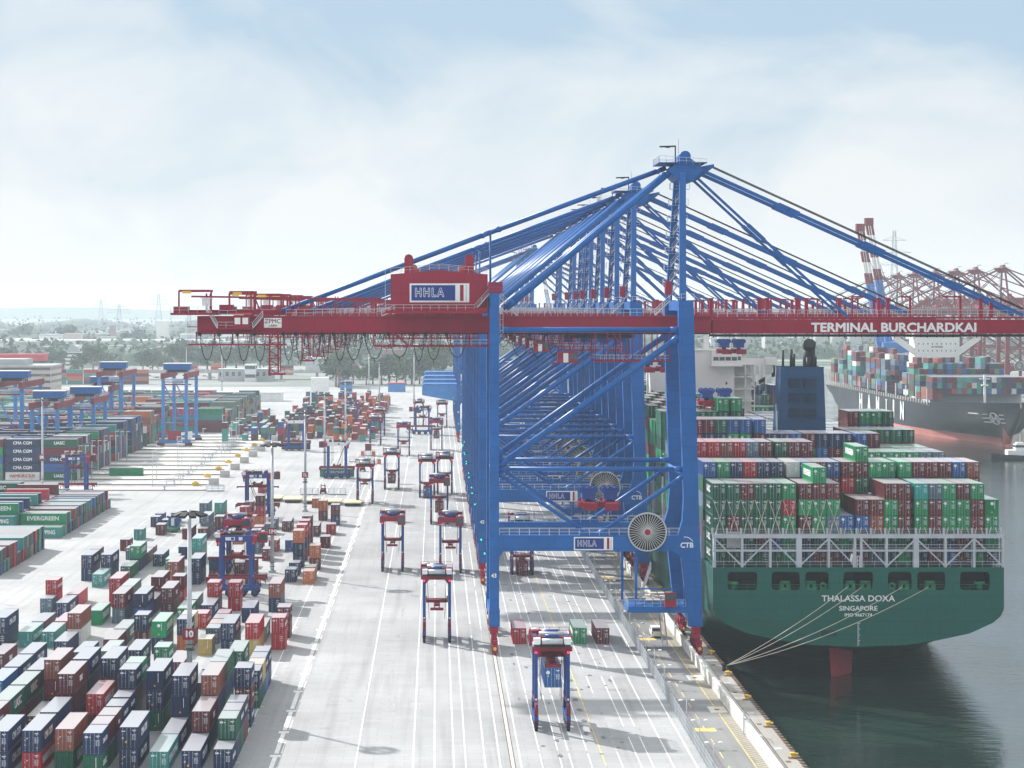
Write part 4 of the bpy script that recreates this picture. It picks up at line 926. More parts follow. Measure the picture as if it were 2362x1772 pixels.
    for k in range(nn):
        za, zb_ = z0 + (zz - z0) * k / nn, z0 + (zz - z0) * (k + 1) / nn; fx = mir * -1.9; f = k / nn; xo = x0 = c(1572, 0)[0]
        yy = 4 + 7 * (1 - f); xs = (c(1560, 0, 8)[0]) + mir * f * .8
        b.stair((xs - 1.2, yy, za + .6), (xs + .6, yy, zb_), .7); b.box(xs - 2.2, xs + 1.4, yy - .8, yy + .8, zb_ - .05, zb_); b.rail((xs - 2.2, yy - .8, zb_), (xs + 1.4, yy - .8, zb_), 1.1, 1.0); b.rail((xs - 2.2, yy - .8, zb_), (xs - 2.2, yy + .8, zb_), 1.1, .8)
    for k in range(5): x = c(1560, 0)[0] + k * .9; b.rail((c(1556, 0)[0], -12.8, z0), (c(1600, 0)[0], -12.8, z0), 1.2, .9); break
    b.stair((c(1520, 0)[0], -4.2, zt + .3), (c(1556, 0)[0], -4.2, z0), .8); b.stair((c(1196, 0)[0], -5.2, zt + .2), (c(1158, 0)[0], -5.2, c(0, 688)[1]), .8)
    for yy in (-13.05,): 
        for zq in range(int(c(0, 765)[1]), int(c(0, 680)[1])): b.beam((c(1153, 0)[0], yy + .2, zq), (c(1160, 0)[0], yy + .2, zq), .05)
        for u in (1153, 1160): b.beam((c(u, 0)[0], yy + .2, c(0, 770)[1]), (c(u, 0)[0], yy + .2, c(0, 680)[1]), .07)
    part('mast_stairs', b, 'galv')
    b = MB(); bx(b, c(1534, 649, -6), c(1548, 680, -6), -7, -5); part('lift_cabin', b, RD)
    # signal lamps on the landside leg
    for zz, xx in ((c(0, 1277)[1], c(1118, 0)[0]), (c(0, 1245)[1], c(1110, 0)[0])):
        b = MB(); b.beam((c(1130, 0)[0], -12, zz), (xx, -12, zz), .08, m=1); b.tube((xx, -12.2, zz), (xx, -11.9, zz), .15, n=10, m=0); part('signal_lamp', b, ['grn', 'dark'])
    # lower working platform hung on the waterside
    b = MB(); x0, z0 = c(1448, 1405); x1 = c(1584, 0)[0]; zf = c(0, 1398)[1]; xa, xb = sorted((x0, x1))
    b.box(xa, xb, -12.5, -1.0, zf - .6, zf - .003); b.box(xa, xb, -12.9, -12.5, zf - 1.1, zf)
    for k in range(8): x = xa + (xb - xa) * k / 7; b.box(x - .1, x + .1, -12.4, -1.1, zf - 1.1, zf - .61)
    part('work_platform', b, [BL])
    b = MB()
    for u, yy in ((1446, -2), (1467, -12), (1580, -12)): bx(b, c(u - 3, 1270), c(u + 3, 1400), yy - .25, yy + .25)
    bx(b, c(1467, 1357), c(1580, 1360), -12.1, -11.9)
    part('platform_hanger', b, BL)
    b = MB()
    for i in range(4):
        for j in range(3):
            x = c(1500 + i * 18, 0)[0]; yy = -11 + j * 3.2; b.box(x - .55, x + .55, yy, yy + 1.9, zf + .8 + .2 * j, zf + .95 + .2 * j)
    part('lashing_bin_rack', b, 'beige')
    b = MB(); x0, z1 = c(1533, 1368, -13); x1, z0 = c(1559, 1400, -13); xa, xb = sorted((x0, x1)); b.box(xa, xb, -13.4, -12.0, z0, z0 + 1.2, 0); b.box(xa + .1, xb - .1, -13.3, -12.1, z0 + 1.2, z1 - .2, 1); b.box(xa, xb, -13.4, -12.0, z1 - .2, z1, 0)
    for x in (xa + .05, xb - .05): b.beam((x, -13.35, z0 + 1.2), (x, -13.35, z1 - .2), .1)
    part('lookout_booth', b, [RD, 'glass'])
    b = MB(); xr0, xr1 = c(1448, 0)[0], c(1580, 0)[0]; b.rail((xr0, -12.7, zf), (xr1, -12.7, zf), 1.2, 1.3); b.rail((xr0, -12.7, zf), (xr0, -1, zf), 1.2, 1.1); b.stair((c(1538, 0)[0], -9, 0.2), (c(1532, 0)[0], -4, zf), .9); b.stair((c(1484, 0)[0], -5, zf), (c(1510, 0)[0], -5, c(0, 1320)[1]), .9)
    part('platform_railing', b, 'galv')
    if detail and mir > 0:
        sx_, sz_ = c(1323, 1268); sign(t, sx_, sz_, 6.95, 2.35, -13.02, 'HHLA')
        put_text('TERMINAL BURCHARDKAI', 2.62, (c(2062.5, 0, -3.5)[0], -3.53, c(0, 756.5, -3.5)[1]), '-y', t, name='lettering', bold=.035, ext=.01, fit=(30.1, 1.75))
        x_, z_ = c(1583, 1257); put_text('CTB', 1.25, (x_, -12.98, z_), '-y', t, name='emblem', bold=.03, ext=.01)
        b = MB(); pts = [(x_ - .3 + 1.5 * math.cos(a_), -12.98, z_ + 1.5 * math.sin(a_)) for a_ in [R(100 - 9 * k) for k in range(9)]]; b.path(pts, .07, 5); b.build('emblem', 'mark', t)
        b = MB(); sx_, sz_ = c(609, 756, -3.5); b.box(sx_, sx_ + 3.2, -3.58, -3.51, sz_, sz_ + 1.75); o = b.build('maker_sign', 'white', t)
        put_text('ZPMC', 1.12, (sx_ + 1.6, -3.60, sz_ + 1.15), '-y', o, mat='redd', bold=.01, ext=.004); put_text('上海振华', .42, (sx_ + 1.6, -3.60, sz_ + .33), '-y', o, mat='redd', bold=.02, ext=.004)
        x_, z_ = c(1139, 1327); n_ = put_text(num or '43', 1.0, (x_, -12.98, z_), '-y', t, name='number', bold=.03, ext=.01); n_['numtext'] = 1
    return t
CRD = [(398, '43'), (497, '42'), (543, '41'), (590, '40'), (634, '39'), (665, '38'), (711, '37'), (790, '36'), (1013, '26'), (1069, '25'), (1130, '24'), (1200, '23')]
c0 = None
for i, (D, n) in enumerate(CRD):
    loc = (28.0, D + 12.0, 0)
    lab = 'blue and red container gantry crane, %s' % ('nearest of the quay row, beside the green ship stern' if i == 0 else '%s from the near end of the quay row' % ORD(i + 1))
    if c0 is None: c0 = crane('gantry_crane', lab, loc, ('blue', 'red'), True, 1, n, 'crane', 'blue gantry cranes along the quay')
    else:
        w = copy_tree(c0); w.location = loc; w['label'] = lab; hang = {1: (61.7, 43.2), 2: (52.6, 49.5), 3: (77.7, 53.0)}.get(i); n_sp = 0
        for ch in list(w.children):
            if ch.name.startswith('spreader'):
                if hang is None or n_sp >= 2: bpy.data.objects.remove(ch); continue
                dx = hang[0] - (1357 - CX) * 408 / F; ch.location.x = dx
                if ch.name.startswith('spreader_rope'): ch.location.z = 0; ch.scale.z = 1; k_ = (52.5 - hang[1]) / (52.5 - 28.9); ch.scale.z = k_; ch.location.z = 54.8 * (1 - k_)
                else: ch.location.z = hang[1] - 28.9
                n_sp += 1
        for ch in w.children:
            if ch.get('numtext'): ch.data = text_mesh(n, 1.0, .03, .01)
        if D > 1000:                                         # the older cranes carry a low box platform on the yard side
            b = MB(); b.prism([(-34, 21), (-20.5, 18.5), (-17, 18.5), (-17, 25.5), (-34, 25.5)], -11, 9); b.rail((-34, -11, 25.5), (-18, -11, 25.5), 1.2, 2, .06); b.box(-33.5, -18, -10, 8, 25.6, 26.1); o = link('rear_platform', b.mesh('rear_platform', 'bluel'), w)
r0 = None
for i, D in enumerate((1517, 1593, 1653, 1722, 1797, 1860, 1934)):
    loc = (403.0, D, 0)
    lab = 'faded red container gantry crane across the basin, %s from the near end' % ORD(i + 1)
    if r0 is None: r0 = crane('gantry_crane', lab, loc, ('brick', 'brick'), False, -1, None, 'crane', 'red gantry cranes across the basin')
    else: w = copy_tree(r0); w.location = loc; w['label'] = lab
# ================================================================ green ship
def loft(mb, stations, xc, zsplit=None, m=0, m2=1):          # stations: (y, half profile from deck edge down to keel)
    n = len(stations[0][1]); base = len(mb.v)
    for y, pr in stations:
        full = [(-x, z) for x, z in pr] + [(x, z) for x, z in reversed(pr[:-1])]
        for x, z in full: mb.v.append((xc + x, y, z))
    k = 2 * n - 1
    for i in range(len(stations) - 1):
        for j in range(k - 1):
            a = base + i * k + j; q = [a, a + 1, a + k + 1, a + k]
            za = sum(mb.v[t][2] for t in q) / 4
            mb.quad(q, m2 if zsplit is not None and za < zsplit else m, True)
    return base, k
XC = 76.2; S0 = 402.0
ship = thing('container_ship', 'large dark green container ship moored stern towards the camera, white superstructure and blue funnel', 'ship', (XC, S0, -6))
def sp(mb, n, m, parent=None):                               # meshes are laid out in world metres, then hung on the ship
    me = mb.mesh(n, m); o = link(n, me, parent or ship)
    if parent is None: o.matrix_parent_inverse = Matrix.Translation((-XC, -S0, 6))
    return o
hs = [(S0 + .35, [(26.2, 14.3), (26.2, 9), (26.2, 6.8), (25.6, 5.5), (24.2, 4.3), (20, 2.4), (14.4, 1.2), (8.7, .33), (0, 0)]),
      (418, [(26.2, 14.3), (26.2, 7.5), (26.2, 4.9), (25.6, 3.3), (24.0, 1.6), (19.2, -.7), (13.5, -2.1), (7.8, -3.2), (0, -3.9)]),
      (436, [(26.2, 14.3), (26.2, 5.5), (26.2, 2.4), (25.3, -.4), (22.5, -3), (16.5, -5.6), (10.5, -7.4), (5.5, -9), (0, -10)]),
      (466, [(26.2, 14.3), (26.2, 3), (26.2, -1), (26, -4), (24.5, -7), (20, -10), (14, -13), (8, -15), (0, -16)]),
      (520, [(26.2, 14.3), (26.2, 2), (26.2, -3), (26.2, -6), (26.2, -9), (26, -13), (24, -16), (12, -18), (0, -18)]),
      (700, [(26.2, 14.3), (26.2, 2), (26.2, -3), (26.2, -6), (26.2, -9), (26, -13), (24, -16), (12, -18), (0, -18)]),
      (745, [(25, 14.3), (20, 4), (17, -3), (15, -6), (14, -9), (13, -13), (10, -16), (5, -18), (0, -18)]),
      (768, [(8, 17), (3, 4), (1, -3), (.8, -6), (.7, -9), (.6, -13), (.5, -16), (.3, -18), (0, -18)])]
b = MB(); loft(b, hs, XC)
pr = hs[0][1]; low = [(XC - x, z) for x, z in pr if z < 10.2] + [(XC + x, z) for x, z in reversed(pr[:-1]) if z < 10.2]
b.prism([(XC - 26.2, 10.2)] + low + [(XC + 26.2, 10.2)], S0, S0 + .35)
b.box(XC - 26.2, XC + 26.2, S0, S0 + .35, 13.5, 14.3)
W_ = [(272, 460), (553, 733), (767, 917), (1010, 1200), (1295, 1446), (1480, 1660), (1755, 1945)]
def tx(z6): return (1580 + z6 / 2.765 - CX) * S0 / F
edges = [XC - 26.2] + [tx(q) for w_ in W_ for q in w_] + [XC + 26.2]
for i in range(0, len(edges), 2): b.box(edges[i], edges[i + 1], S0, S0 + .35, 10.2, 13.5)
for a, e in W_:
    x0, x1 = tx(a), tx(e)
    for (x, s) in ((x0, 1), (x1, -1)):
        for (z, t_) in ((10.2, 1), (13.5, -1)):
            pts = [(x, z), (x + s * .55, z), (x + s * .17, z + t_ * .17), (x, z + t_ * .55)]
            b.prism(pts if s * t_ > 0 else pts[::-1], S0, S0 + .35)
b.box(XC - 26.15, XC + 26.15, S0 + .36, 764 - 60, 14.1, 14.28, 0)
sp(b, 'hull', ['hull', 'boot'])
b = MB(); b.box(XC - 26, XC + 26, S0 + .4, S0 + 15, 10.0, 10.18, 1); b.box(XC - 26, XC + 26, S0 + 14.8, S0 + 15, 10.18, 14.05, 0)
for k in range(9): b.box(XC - 24 + k * 6, XC - 23.7 + k * 6, S0 + 5, S0 + 5.3, 10.18, 14.05, 0)
sp(b, 'mooring_deck', ['dark', 'dark'])  # walls and floor coloured near black to stand for the shade inside
def frame_lead(x):
    b = MB(); y = S0 + .5
    for s in (-1, 1): b.prism([(x + s * .25, 10.2), (x + s * .95, 10.2), (x + s * .78, 11.6), (x + s * .25, 11.6)][::s], y, y + 1.0)
    b.box(x - .85, x + .85, y, y + 1.0, 11.3, 11.75); b.box(x - .9, x + .9, y - .02, y + 1.0, 10.2, 10.5); sp(b, 'fairlead', 'shipg')
for q in (643, 808, 1058, 1155, 1403, 1568): frame_lead(tx(q))
for q in (886, 1325): b = MB(); b.ring((tx(q), S0 + .7, 10.9), .48, .2, n=18); b.box(tx(q) - .6, tx(q) + .6, S0 + .6, S0 + .9, 10.2, 10.45); sp(b, 'roller_ring', 'shipg')
for q in (315, 1890): b = MB(); b.tube((tx(q), S0 + 1.5, 10.2), (tx(q), S0 + 1.5, 11.1), .55, n=14); b.tube((tx(q), S0 + 1.5, 11.1), (tx(q), S0 + 1.5, 11.6), .95, n=16); sp(b, 'mooring_capstan', 'shipg')
b = MB()
for a, e in W_: b.rail((tx(a), S0 + .3, 10.2), (tx(e), S0 + .3, 10.2), 1.0, 1.5, .03)
sp(b, 'opening_rail', 'shipg')
def st_text(s, v, w, h): o = put_text(s, 1.5, (0, -.03, H - (v - CY) * S0 / F + 6), '-y', ship, bold=.02, ext=.01, fit=(w, h)); o.location.x = tx(1105) - XC
st_text('THALASSA DOXA', 1381.3, 13.2, 1.12); st_text('SINGAPORE', 1404, 6.9, .88); st_text('IMO 9667174', 1419, 4.95, .62)
b = MB(); x = tx(1105)
for k in range(24): z = 4.2 - k * .35; b.box(x - .05, x + (.35 if k % 3 == 0 else .18), S0 - .012, S0 + .01, max(z, .1), max(z, .1) + .1) if z > .1 else None
b.box(x - .09, x - .03, S0 - .012, S0 + .01, .1, 4.3); sp(b, 'draught_scale', 'mark')
b = MB(); b.box(tx(868), tx(965), S0 - .01, S0 + .02, 1.9, 3.0); sp(b, 'fender_scuff', paint('scuffed_green', (0.006, 0.05, 0.05), 0.5))
# rudder
xr = tx(1070)
b = MB(); b.prism([(0, -14), (-2.8, -14), (-4.6, -.5), (1.2, -.5)], -0.45, .45)
for i, v_ in enumerate(b.v): b.v[i] = (xr + .4 - v_[1] + v_[0] * .8, 410 + v_[0] * 1.0, v_[2])
sp(b, 'rudder', 'boot')
# lashing bridge at the stern
b = MB(); zt_, zm = 20.0, 17.3; y0, y1 = S0 + .1, S0 + 1.2
for yy in (y0, y1):
    b.box(XC - 26.2, XC + 26.2, yy - .12, yy + .12, zt_ - .45, zt_ + .25); b.box(XC - 26.2, XC + 26.2, yy - .1, yy + .1, zm - .15, zm + .15)
b.box(XC - 26.2, XC + 26.2, y0, y1, zt_ - .1, zt_); b.box(XC - 26.2, XC + 26.2, y0, y1, zm - .05, zm + .02)
posts = [190, 365, 545, 728, 918, 1085, 1125, 1287, 1475, 1662, 1845, 2028]
for q in posts: w_ = .5 if q in (728, 1475) else .22; b.box(tx(q) - w_, tx(q) + w_, y0 - .15, y1 + .1, 14.3, zt_ - .45)
for u in SU + [2312]: x = (u - 3 - CX) * S0 / F; b.box(x - .16, x + .16, y0 - .14, y0 + .2, zt_ + .25, 21.4)
for i in range(len(posts) - 1):
    a, e = tx(posts[i]), tx(posts[i + 1])
    if e - a < 2: continue
    if i % 2 == 0: b.beam((a, y0 - .1, zt_ - .5), (e, y0 - .1, 14.5), .24)
    else: b.beam((a, y0 - .1, 14.5), (e, y0 - .1, zt_ - .5), .24)
sp(b, 'lashing_bridge', 'lash')
b = MB(); b.rail((XC - 26.2, y0 - .1, zm), (XC + 26.2, y0 - .1, zm), 1.1, 1.9, .035); b.rail((XC - 26.2, y0 - .1, 14.3), (XC + 26.2, y0 - .1, 14.3), 1.1, 1.9, .035); b.rail((XC - 26.2, y0 - .1, zt_ + .2), (XC + 26.2, y0 - .1, zt_ + .2), 1.0, 2.5, .03)
for q in (395, 505, 1700, 1800, 2100 - 140):
    for k in range(6): b.beam((tx(q), y0 + .3, 14.8 + k * .45), (tx(q + 42), y0 + .3, 14.8 + k * .45), .06)
sp(b, 'bridge_railing', 'lash')
b = MB()
for x in [sx_ for i, sx_ in enumerate(SX) if i < 9]:
    for s in (-1, 1): b.beam((x - s * .9, S0 + .9, zt_ + .2), (x + s * 1.15, S0 + 1.9, 26.3), .07)
    for s in (-1, 1): b.beam((x + s * .75, S0 + .9, zt_ + .2), (x - s * .1 + s * .5, S0 + 1.2, 22.0), .13)
for x in SX[9:]:
    for s in (-1, 1): b.beam((x + s * .75, S0 + .9, zt_ + .2), (x + s * .35, S0 + 1.2, 21.4), .12)
sp(b, 'lashing_rods', 'rope')
b = MB(); b.beam((tx(1072), S0 - .2, 14.3), (tx(1072), S0 - .2, 17.9), .09); sp(b, 'flag_pole', 'white')
b = MB(); b.box(tx(1055), tx(1070), S0 - .23, S0 - .18, 16.1, 17.0, 0); b.prism([(tx(1048), 15.6), (tx(1064), 15.2), (tx(1070), 16.6), (tx(1060), 16.9)], S0 - .26, S0 - .2, 1); sp(b, 'flag', ['red', 'white'])
b = MB(); 
for x in (tx(1097), tx(1113)): b.beam((x, S0 - .15, 14.3), (x, S0 - .15, 16.4), .12)
for z in (14.9, 15.6, 16.35): b.beam((tx(1097), S0 - .15, z), (tx(1113), S0 - .15, z), .12)
sp(b, 'stern_light_frame', 'white')
# lashing bridges between the bays further forward
for y in (417.1, 431.3, 445.5, 459.7, 473.9, 489.0, 509.9, 538.2, 566.6, 595, 623.5):
    b = MB(); b.box(XC - 26.4, XC + 26.4, y - .2, y + .2, 19.6, 20.1)
    for x in [s_ - 1.25 for s_ in SX[::2]] + [XC + 26.2]: b.box(x - .12, x + .12, y - .2, y + .2, 14.3, 21.4)
    for x in (XC - 26.4, XC + 26.3):
        b.box(x - .15, x + .15, y - .3, y + .3, 14.3, 24.0)
    sp(b, 'lashing_bridge', 'lash')
# funnel casing and exhaust pipes
def fp(u, v, D=485): return P(u, v, D)
b = MB(); tl, tr = fp(1801, 849), fp(1900, 849); zb_ = 26.0; bl, br = fp(1796, 993)[0], fp(1904.5, 993)[0]; k = (tl[1] - zb_) / (tl[1] - fp(0, 993)[1]); xl = tl[0] - (tl[0] - bl) * k; xr_ = tr[0] + (br - tr[0]) * k
n0 = len(b.v); b.v += [(xl, 484.4, zb_), (xr_, 484.4, zb_), (xr_, 494.5, zb_), (xl, 494.5, zb_), (tl[0], 485, tl[1]), (tr[0], 485, tl[1]), (tr[0], 491.5, tl[1]), (tl[0], 491.5, tl[1])]
for q in ((3, 2, 1, 0), (4, 5, 6, 7), (0, 1, 5, 4), (1, 2, 6, 5), (2, 3, 7, 6), (3, 0, 4, 7)): b.quad([n0 + i for i in q], 0)
b.box(tl[0] - .05, tr[0] + .05, 484.9, 485.1, tl[1], tl[1] + .25); b.box(tl[0] - .05, tr[0] + .05, 491.4, 491.6, tl[1], tl[1] + .25)
b.box(XC - 3, XC + 8, 486, 495, 14.3, zb_)
fu = sp(b, 'funnel', 'funnel')
for (u0, u1) in ((1820, 1846), (1855, 1882)):
    for (v0, v1) in ((872, 894), (907, 928), (941, 962)):
        b = MB(); x0, z1 = fp(u0, v0, 484.4); x1, z0 = fp(u1, v1, 484.4); b.box(x0, x1, 484.15, 484.2 + .5, z0, z1, 1)
        for i in range(7): z = z0 + (z1 - z0) * (i + .35) / 7; b.box(x0, x1, 483.95, 484.15, z, z + .11, 0)
        o = sp(b, 'louvre', ['funnel', 'dark'], fu)
for (u, r, v0, bend) in ((1806, .27, 808, 0), (1825, .33, 806, 0), (1828, .28, 816, 0), (1831, .28, 822, 0), (1866, 1.35, 800, 1), (1861, .5, 824, 0), (1880, .38, 824, 0)):
    x, z1 = fp(u, v0, 488); b = MB(); b.tube((x, 488 - (2 if u in (1861, 1828) else 0), tl[1] - 1), (x, 488 - (2 if u in (1861, 1828) else 0), z1), r, n=16)
    if bend: b.tube((x, 488, z1 - .4), (x, 486.9, z1 + .8), r, r * 1.0, n=18, m=0)
    sp(b, 'exhaust_pipe', 'dark', fu)
b = MB(); x = tl[0] - .35
b.prism([(486.2, 33), (488.2, 35.5), (488.6, 40), (487.4, 36.5), (486.9, 38.5)], x - .25, x - .1, ax='x'); b.prism([(486.0, 30), (487.4, 33), (487.2, 34.5)], x - .4, x - .2, ax='x'); sp(b, 'funnel_emblem', 'white', fu)
# deck house
YD = 632
def dp(u, v): return P(u, v, YD)
b = MB(); x0 = dp(1500, 0)[0]; x1, zt_ = dp(1693.5, 809); b.box(x0, x1, YD, YD + 12, 14.3, zt_); b.box(x0 - 1, x1 + .6, YD - .3, YD + 12.3, zt_ + .003, zt_ + .3)
xa, z1 = dp(1640, 812); xb, z0 = dp(1708, 842); b.box(xa, xb, YD - 2.5, YD - .003, z0, z1)
b.box(xa - .2, xb + .2, YD - 2.9, YD - .3, z0 - .35, z0 - .003)
hsup = sp(b, 'superstructure', 'ivory')
b = MB()
for k in range(4): xa, z1 = dp(1643 + k * 14, 823); b.box(xa, xa + 1.5, YD - 2.53, YD - 2.4, z1 - 1.05, z1)
xa, z1 = dp(1699, 822); b.box(xa, xa + .9, YD - 2.54, YD - 2.4, z1 - 1.05, z1)
for (u, v) in ((1675.5, 884), (1668, 912), (1560, 884), (1545, 940)): x, z = dp(u, v); b.box(x - .25, x + .25, YD - .03, YD + .1, z - .4, z + .4)
sp(b, 'bridge_window', 'glass', hsup)
b = MB(); xa = x1; xb, _ = dp(1742, 0)
for v in (842, 871, 899, 927, 955): z = dp(0, v)[1]; b.box(xa, xb, YD + .5, YD + 8, z, z + .3)
for u in (1719, 1740): x = dp(u, 0)[0]; b.box(x, x + .25, YD + .5, YD + .8, 14.3, dp(0, 842)[1])
b.box(xa, xb, YD + 7.8, YD + 8, 14.3, dp(0, 842)[1])
for i, v in enumerate((871, 899, 927, 955)): z = dp(0, v)[1]; b.rail((xa, YD + .5, z + .3), (xb, YD + .5, z + .3), 1.0, 1.3, .03); b.stair((xb - .7, YD + 2, z + .3), (xa + 2.0, YD + 2, z + 3.6), .7)
sp(b, 'stair_tower', 'ivory', hsup)
def wing(s):
    b = MB(); xe, zt2 = dp(1793, 827); zb2 = dp(0, 842)[1]; xs = x1
    pts = [(xs, dp(0, 898)[1]), (xs + 2, dp(0, 892)[1]), (xe, dp(0, 868)[1] + 1.2), (xe, zt2), (xs, zt2)]
    b.box(xs, xe, YD + 1, YD + 1.6, zb2, zt2); b.box(xs, xe, YD + 1, YD + 5, zb2 - .2, zb2 - .003); b.box(xe - 3.2, xe, YD, YD + 6, zb2, zt2 + .1)
    xm = dp(1741, 0)[0]; b.prism([(xm, dp(0, 893)[1]), (xe, dp(0, 866)[1]), (xe, zb2 - .2), (xe - 1.0, zb2 - .2), (xe - 1.0, dp(0, 863)[1] + .5), (xm, dp(0, 883)[1])], YD + 1, YD + 1.7)
    for u in (1741, 1755, 1762, 1785): x = dp(u, 0)[0]; b.box(x - .5, x + .5, YD + 1.0, YD + 1.65, dp(0, 893 - (u - 1741) * .52)[1], zb2 - .2)
    return b
b = wing(1); sp(b, 'bridge_wing', 'ivory', hsup)
b = wing(1); mxx = (x0 + x1) / 2; b.v = [(2 * mxx - v_[0], v_[1], v_[2]) for v_ in b.v]; b.f = [list(reversed(f_)) for f_ in b.f]; sp(b, 'bridge_wing', 'ivory', hsup)
b = MB(); xm = dp(1632, 0)[0]; b.box(xm - .6, xm + .8, YD + 3, YD + 5, zt_, dp(0, 775)[1]); b.box(xm - 3, xm + 3, YD + 3.5, YD + 4.2, dp(0, 783)[1], dp(0, 780)[1]); b.rail((x0, YD, zt_ + .3), (x1, YD, zt_ + .3), 1.1, 2, .04)
for u in (1704, 1708): b.beam((dp(u, 0)[0], YD - 1, zt_), (dp(u, 0)[0], YD - 1, dp(0, 778)[1]), .2)
sp(b, 'radar_mast', 'ivory', hsup)
# mooring lines from the stern to the quay bollard
mb_x, mb_y = 48.7, 375.5
for i, q in enumerate((1036, 1128, 1385, 1553)):
    b = MB(); a = Vector((tx(q), S0 + .2, 10.7)); e = Vector((mb_x, mb_y + .1 * i, .75)); pts = []
    for k in range(13): t_ = k / 12; p_ = a.lerp(e, t_); p_.z -= 1.1 * 4 * t_ * (1 - t_) * (.6 + .25 * i); pts.append(p_)
    b.path(pts, .055, 5); b.build('mooring_line', 'rope', label='pale mooring rope from ship stern to quay bollard, %s from left' % ORD(i + 1), cat='rope', group='mooring ropes at the stern')
bo = thing('bollard', 'dark mooring bollard holding the four ropes of the green ship', 'bollard', (48.6, 375.5, 0))
b = MB(); b.tube((0, 0, 0), (0, 0, .9), .35, .3, 12); b.build('post', 'dark', bo)
b = MB(); b.tube((0, 0, .9), (0, 0, 1.1), .5, .5, 12); b.build('cap', 'dark', bo)
# ================================================================ black ship across the basin
XH = 275.1
hship = thing('container_ship', 'black container ship with pale red boot topping lying across the basin, bow to the right', 'ship', (XH, 1078, -6))
def hp(mb, n, m, parent=None):
    o = link(n, mb.mesh(n, m), parent or hship)
    if parent is None: o.matrix_parent_inverse = Matrix.Translation((-XH, -1078, 6))
    return o
def pr_(dk, wl, zt): return [(dk, zt), (dk * .8 + wl * .2, 6), (dk * .4 + wl * .6, 0), (wl + .5 if wl > 1 else wl, -2.5), (wl, -6), (wl * .9, -13), (0, -13)]
def bow(dk, zt, zb): return [(dk * (1 - k / 6) ** 1.1 + .2, zt + (zb - zt) * k / 6) for k in range(6)] + [(0, zb)]
hst = [(1049, bow(.3, 15.8, 13)), (1058, bow(7.0, 15.5, 5)), (1068, bow(12.0, 15.2, -2)), (1079, pr_(16, .8, 14.9)), (1096, pr_(19, 3.0, 14.6)), (1112, pr_(21.6, 7.0, 14.2)), (1132, pr_(23.4, 12.5, 12.6)), (1160, pr_(24.1, 18.5, 11.6)), (1200, pr_(24.1, 23.6, 11.2)), (1240, pr_(24.1, 24.1, 11.2)), (1390, pr_(24.1, 24.1, 11.2)), (1420, pr_(24.1, 18, 11.2)), (1440, pr_(23.5, 8, 11.2))]
b = MB(); loft(b, hst, XH, -2.45); b.box(XH - 23.5, XH + 23.5, 1136, 1439, 10.6, 11.2, 2)
b.prism([(XH + x, y) for x, y in ((-11, 1070), (0, 1053), (11, 1070), (22, 1130), (-22, 1130))], 12.2, 12.4, 2, ax='z')
hh = hp(b, 'hull', ['hullb', 'bootl', 'rust'])
b = MB(); b.tube((XH, 1092, -6.6), (XH, 1069, -6.3), 3.2, 1.2, 14); hp(b, 'bulb', 'bootl')
b = MB(); b.prism([(1136, 12), (1158, 12), (1142, 17.0), (1138, 17.0)], XH - 23.4, XH + 23.4, ax='x'); hp(b, 'breakwater', 'lash')
b = MB(); b.box(-.1, .1, -3.6, -1.6, -5, 5); b.box(-.1, .1, -4.9, -.2, 4.3, 5.0); b.prism([(-3.6, -5), (-1.6, -4.9), (-1.6, -3), (-3.6, -3)], -.1, .1, ax='x'); b.box(-.1, .1, -1.6, 4.6, -6.2, -4.0); b.box(-.1, .1, 3.0, 6.0, -5.4, -1.8)
o = b.build('lettering', 'mark', hship); o.location = (-24.3, 1244 - 1078, 10.8)
for ch_, Y_ in zip('HANIN', (1316, 1291, 1266, 1222, 1200)):
    o = put_text(ch_, 10, (-24.28, Y_ - 1078, 10.8), '-x', hship, bold=.045, ext=.02, fit=(9.0 if ch_ != 'I' else 3.6, 10.1))
b = MB(); c_ = Vector((XH - 13.6, 1093.5, 9.5)); 
b.ring((0, 0, 0), 3.1, .28, ax='x', n=28); b.beam((0, 1.2, -1.8), (0, 1.6, 1.9), .6); b.beam((0, -1.6, -1.9), (0, -1.2, 1.8), .6); b.beam((0, -1.3, 0), (0, 1.3, 0), .5)
for z, y0_, y1_ in ((2.2, 4.2, 18), (0, 3.6, 13), (-2.2, 3.4, 9)): b.beam((0, y0_, z), (0, y1_, z), .4); b.beam((0, -y0_, z), (0, -y0_ - 3, z), .4)
o = b.build('bow_emblem', 'mark', hship); nb = Vector((-1, -.5, -.62)).normalized(); o.rotation_euler = nb.to_track_quat('-X', 'Z').to_euler(); o.location = Vector((-6.9, 1068 - 1078, 8 + 6)) + nb * .8
b = MB(); b.beam((XH, 1118, 12.3), (XH, 1118, 27), 1.1); b.box(XH - 1.6, XH + 1.6, 1117, 1119, 21.5, 22.2); b.box(XH - 2.6, XH + 2.6, 1117.3, 1118.7, 24.8, 25.2); hp(b, 'foremast', 'white')
b = MB(); x0, z0, z1 = XH - 12.6, 30.0, 47.5; b.box(XH - 12.3, XH + 12.3, 1224, 1238, 11.2, 47.5); b.box(XH - 12.6, XH + 12.6, 1223.6, 1238, 46.0, 46.3)
b.box(XH - 24, XH + 24, 1224, 1229, 44.4, 45.6)
for s in (-1, 1): b.prism([(XH + s * 12.3, 34.5), (XH + s * 24, 43.0), (XH + s * 24, 44.4), (XH + s * 20.5, 44.4), (XH + s * 12.3, 38.5)][::s], 1224.5, 1226)
b.box(XH - 11, XH + 11, 1225, 1236, 47.5, 49.6)
hb = hp(b, 'superstructure', 'ivory')
b = MB(); b.box(XH - 8, XH + 8, 1223.5, 1224.2, 44.9, 46.0)
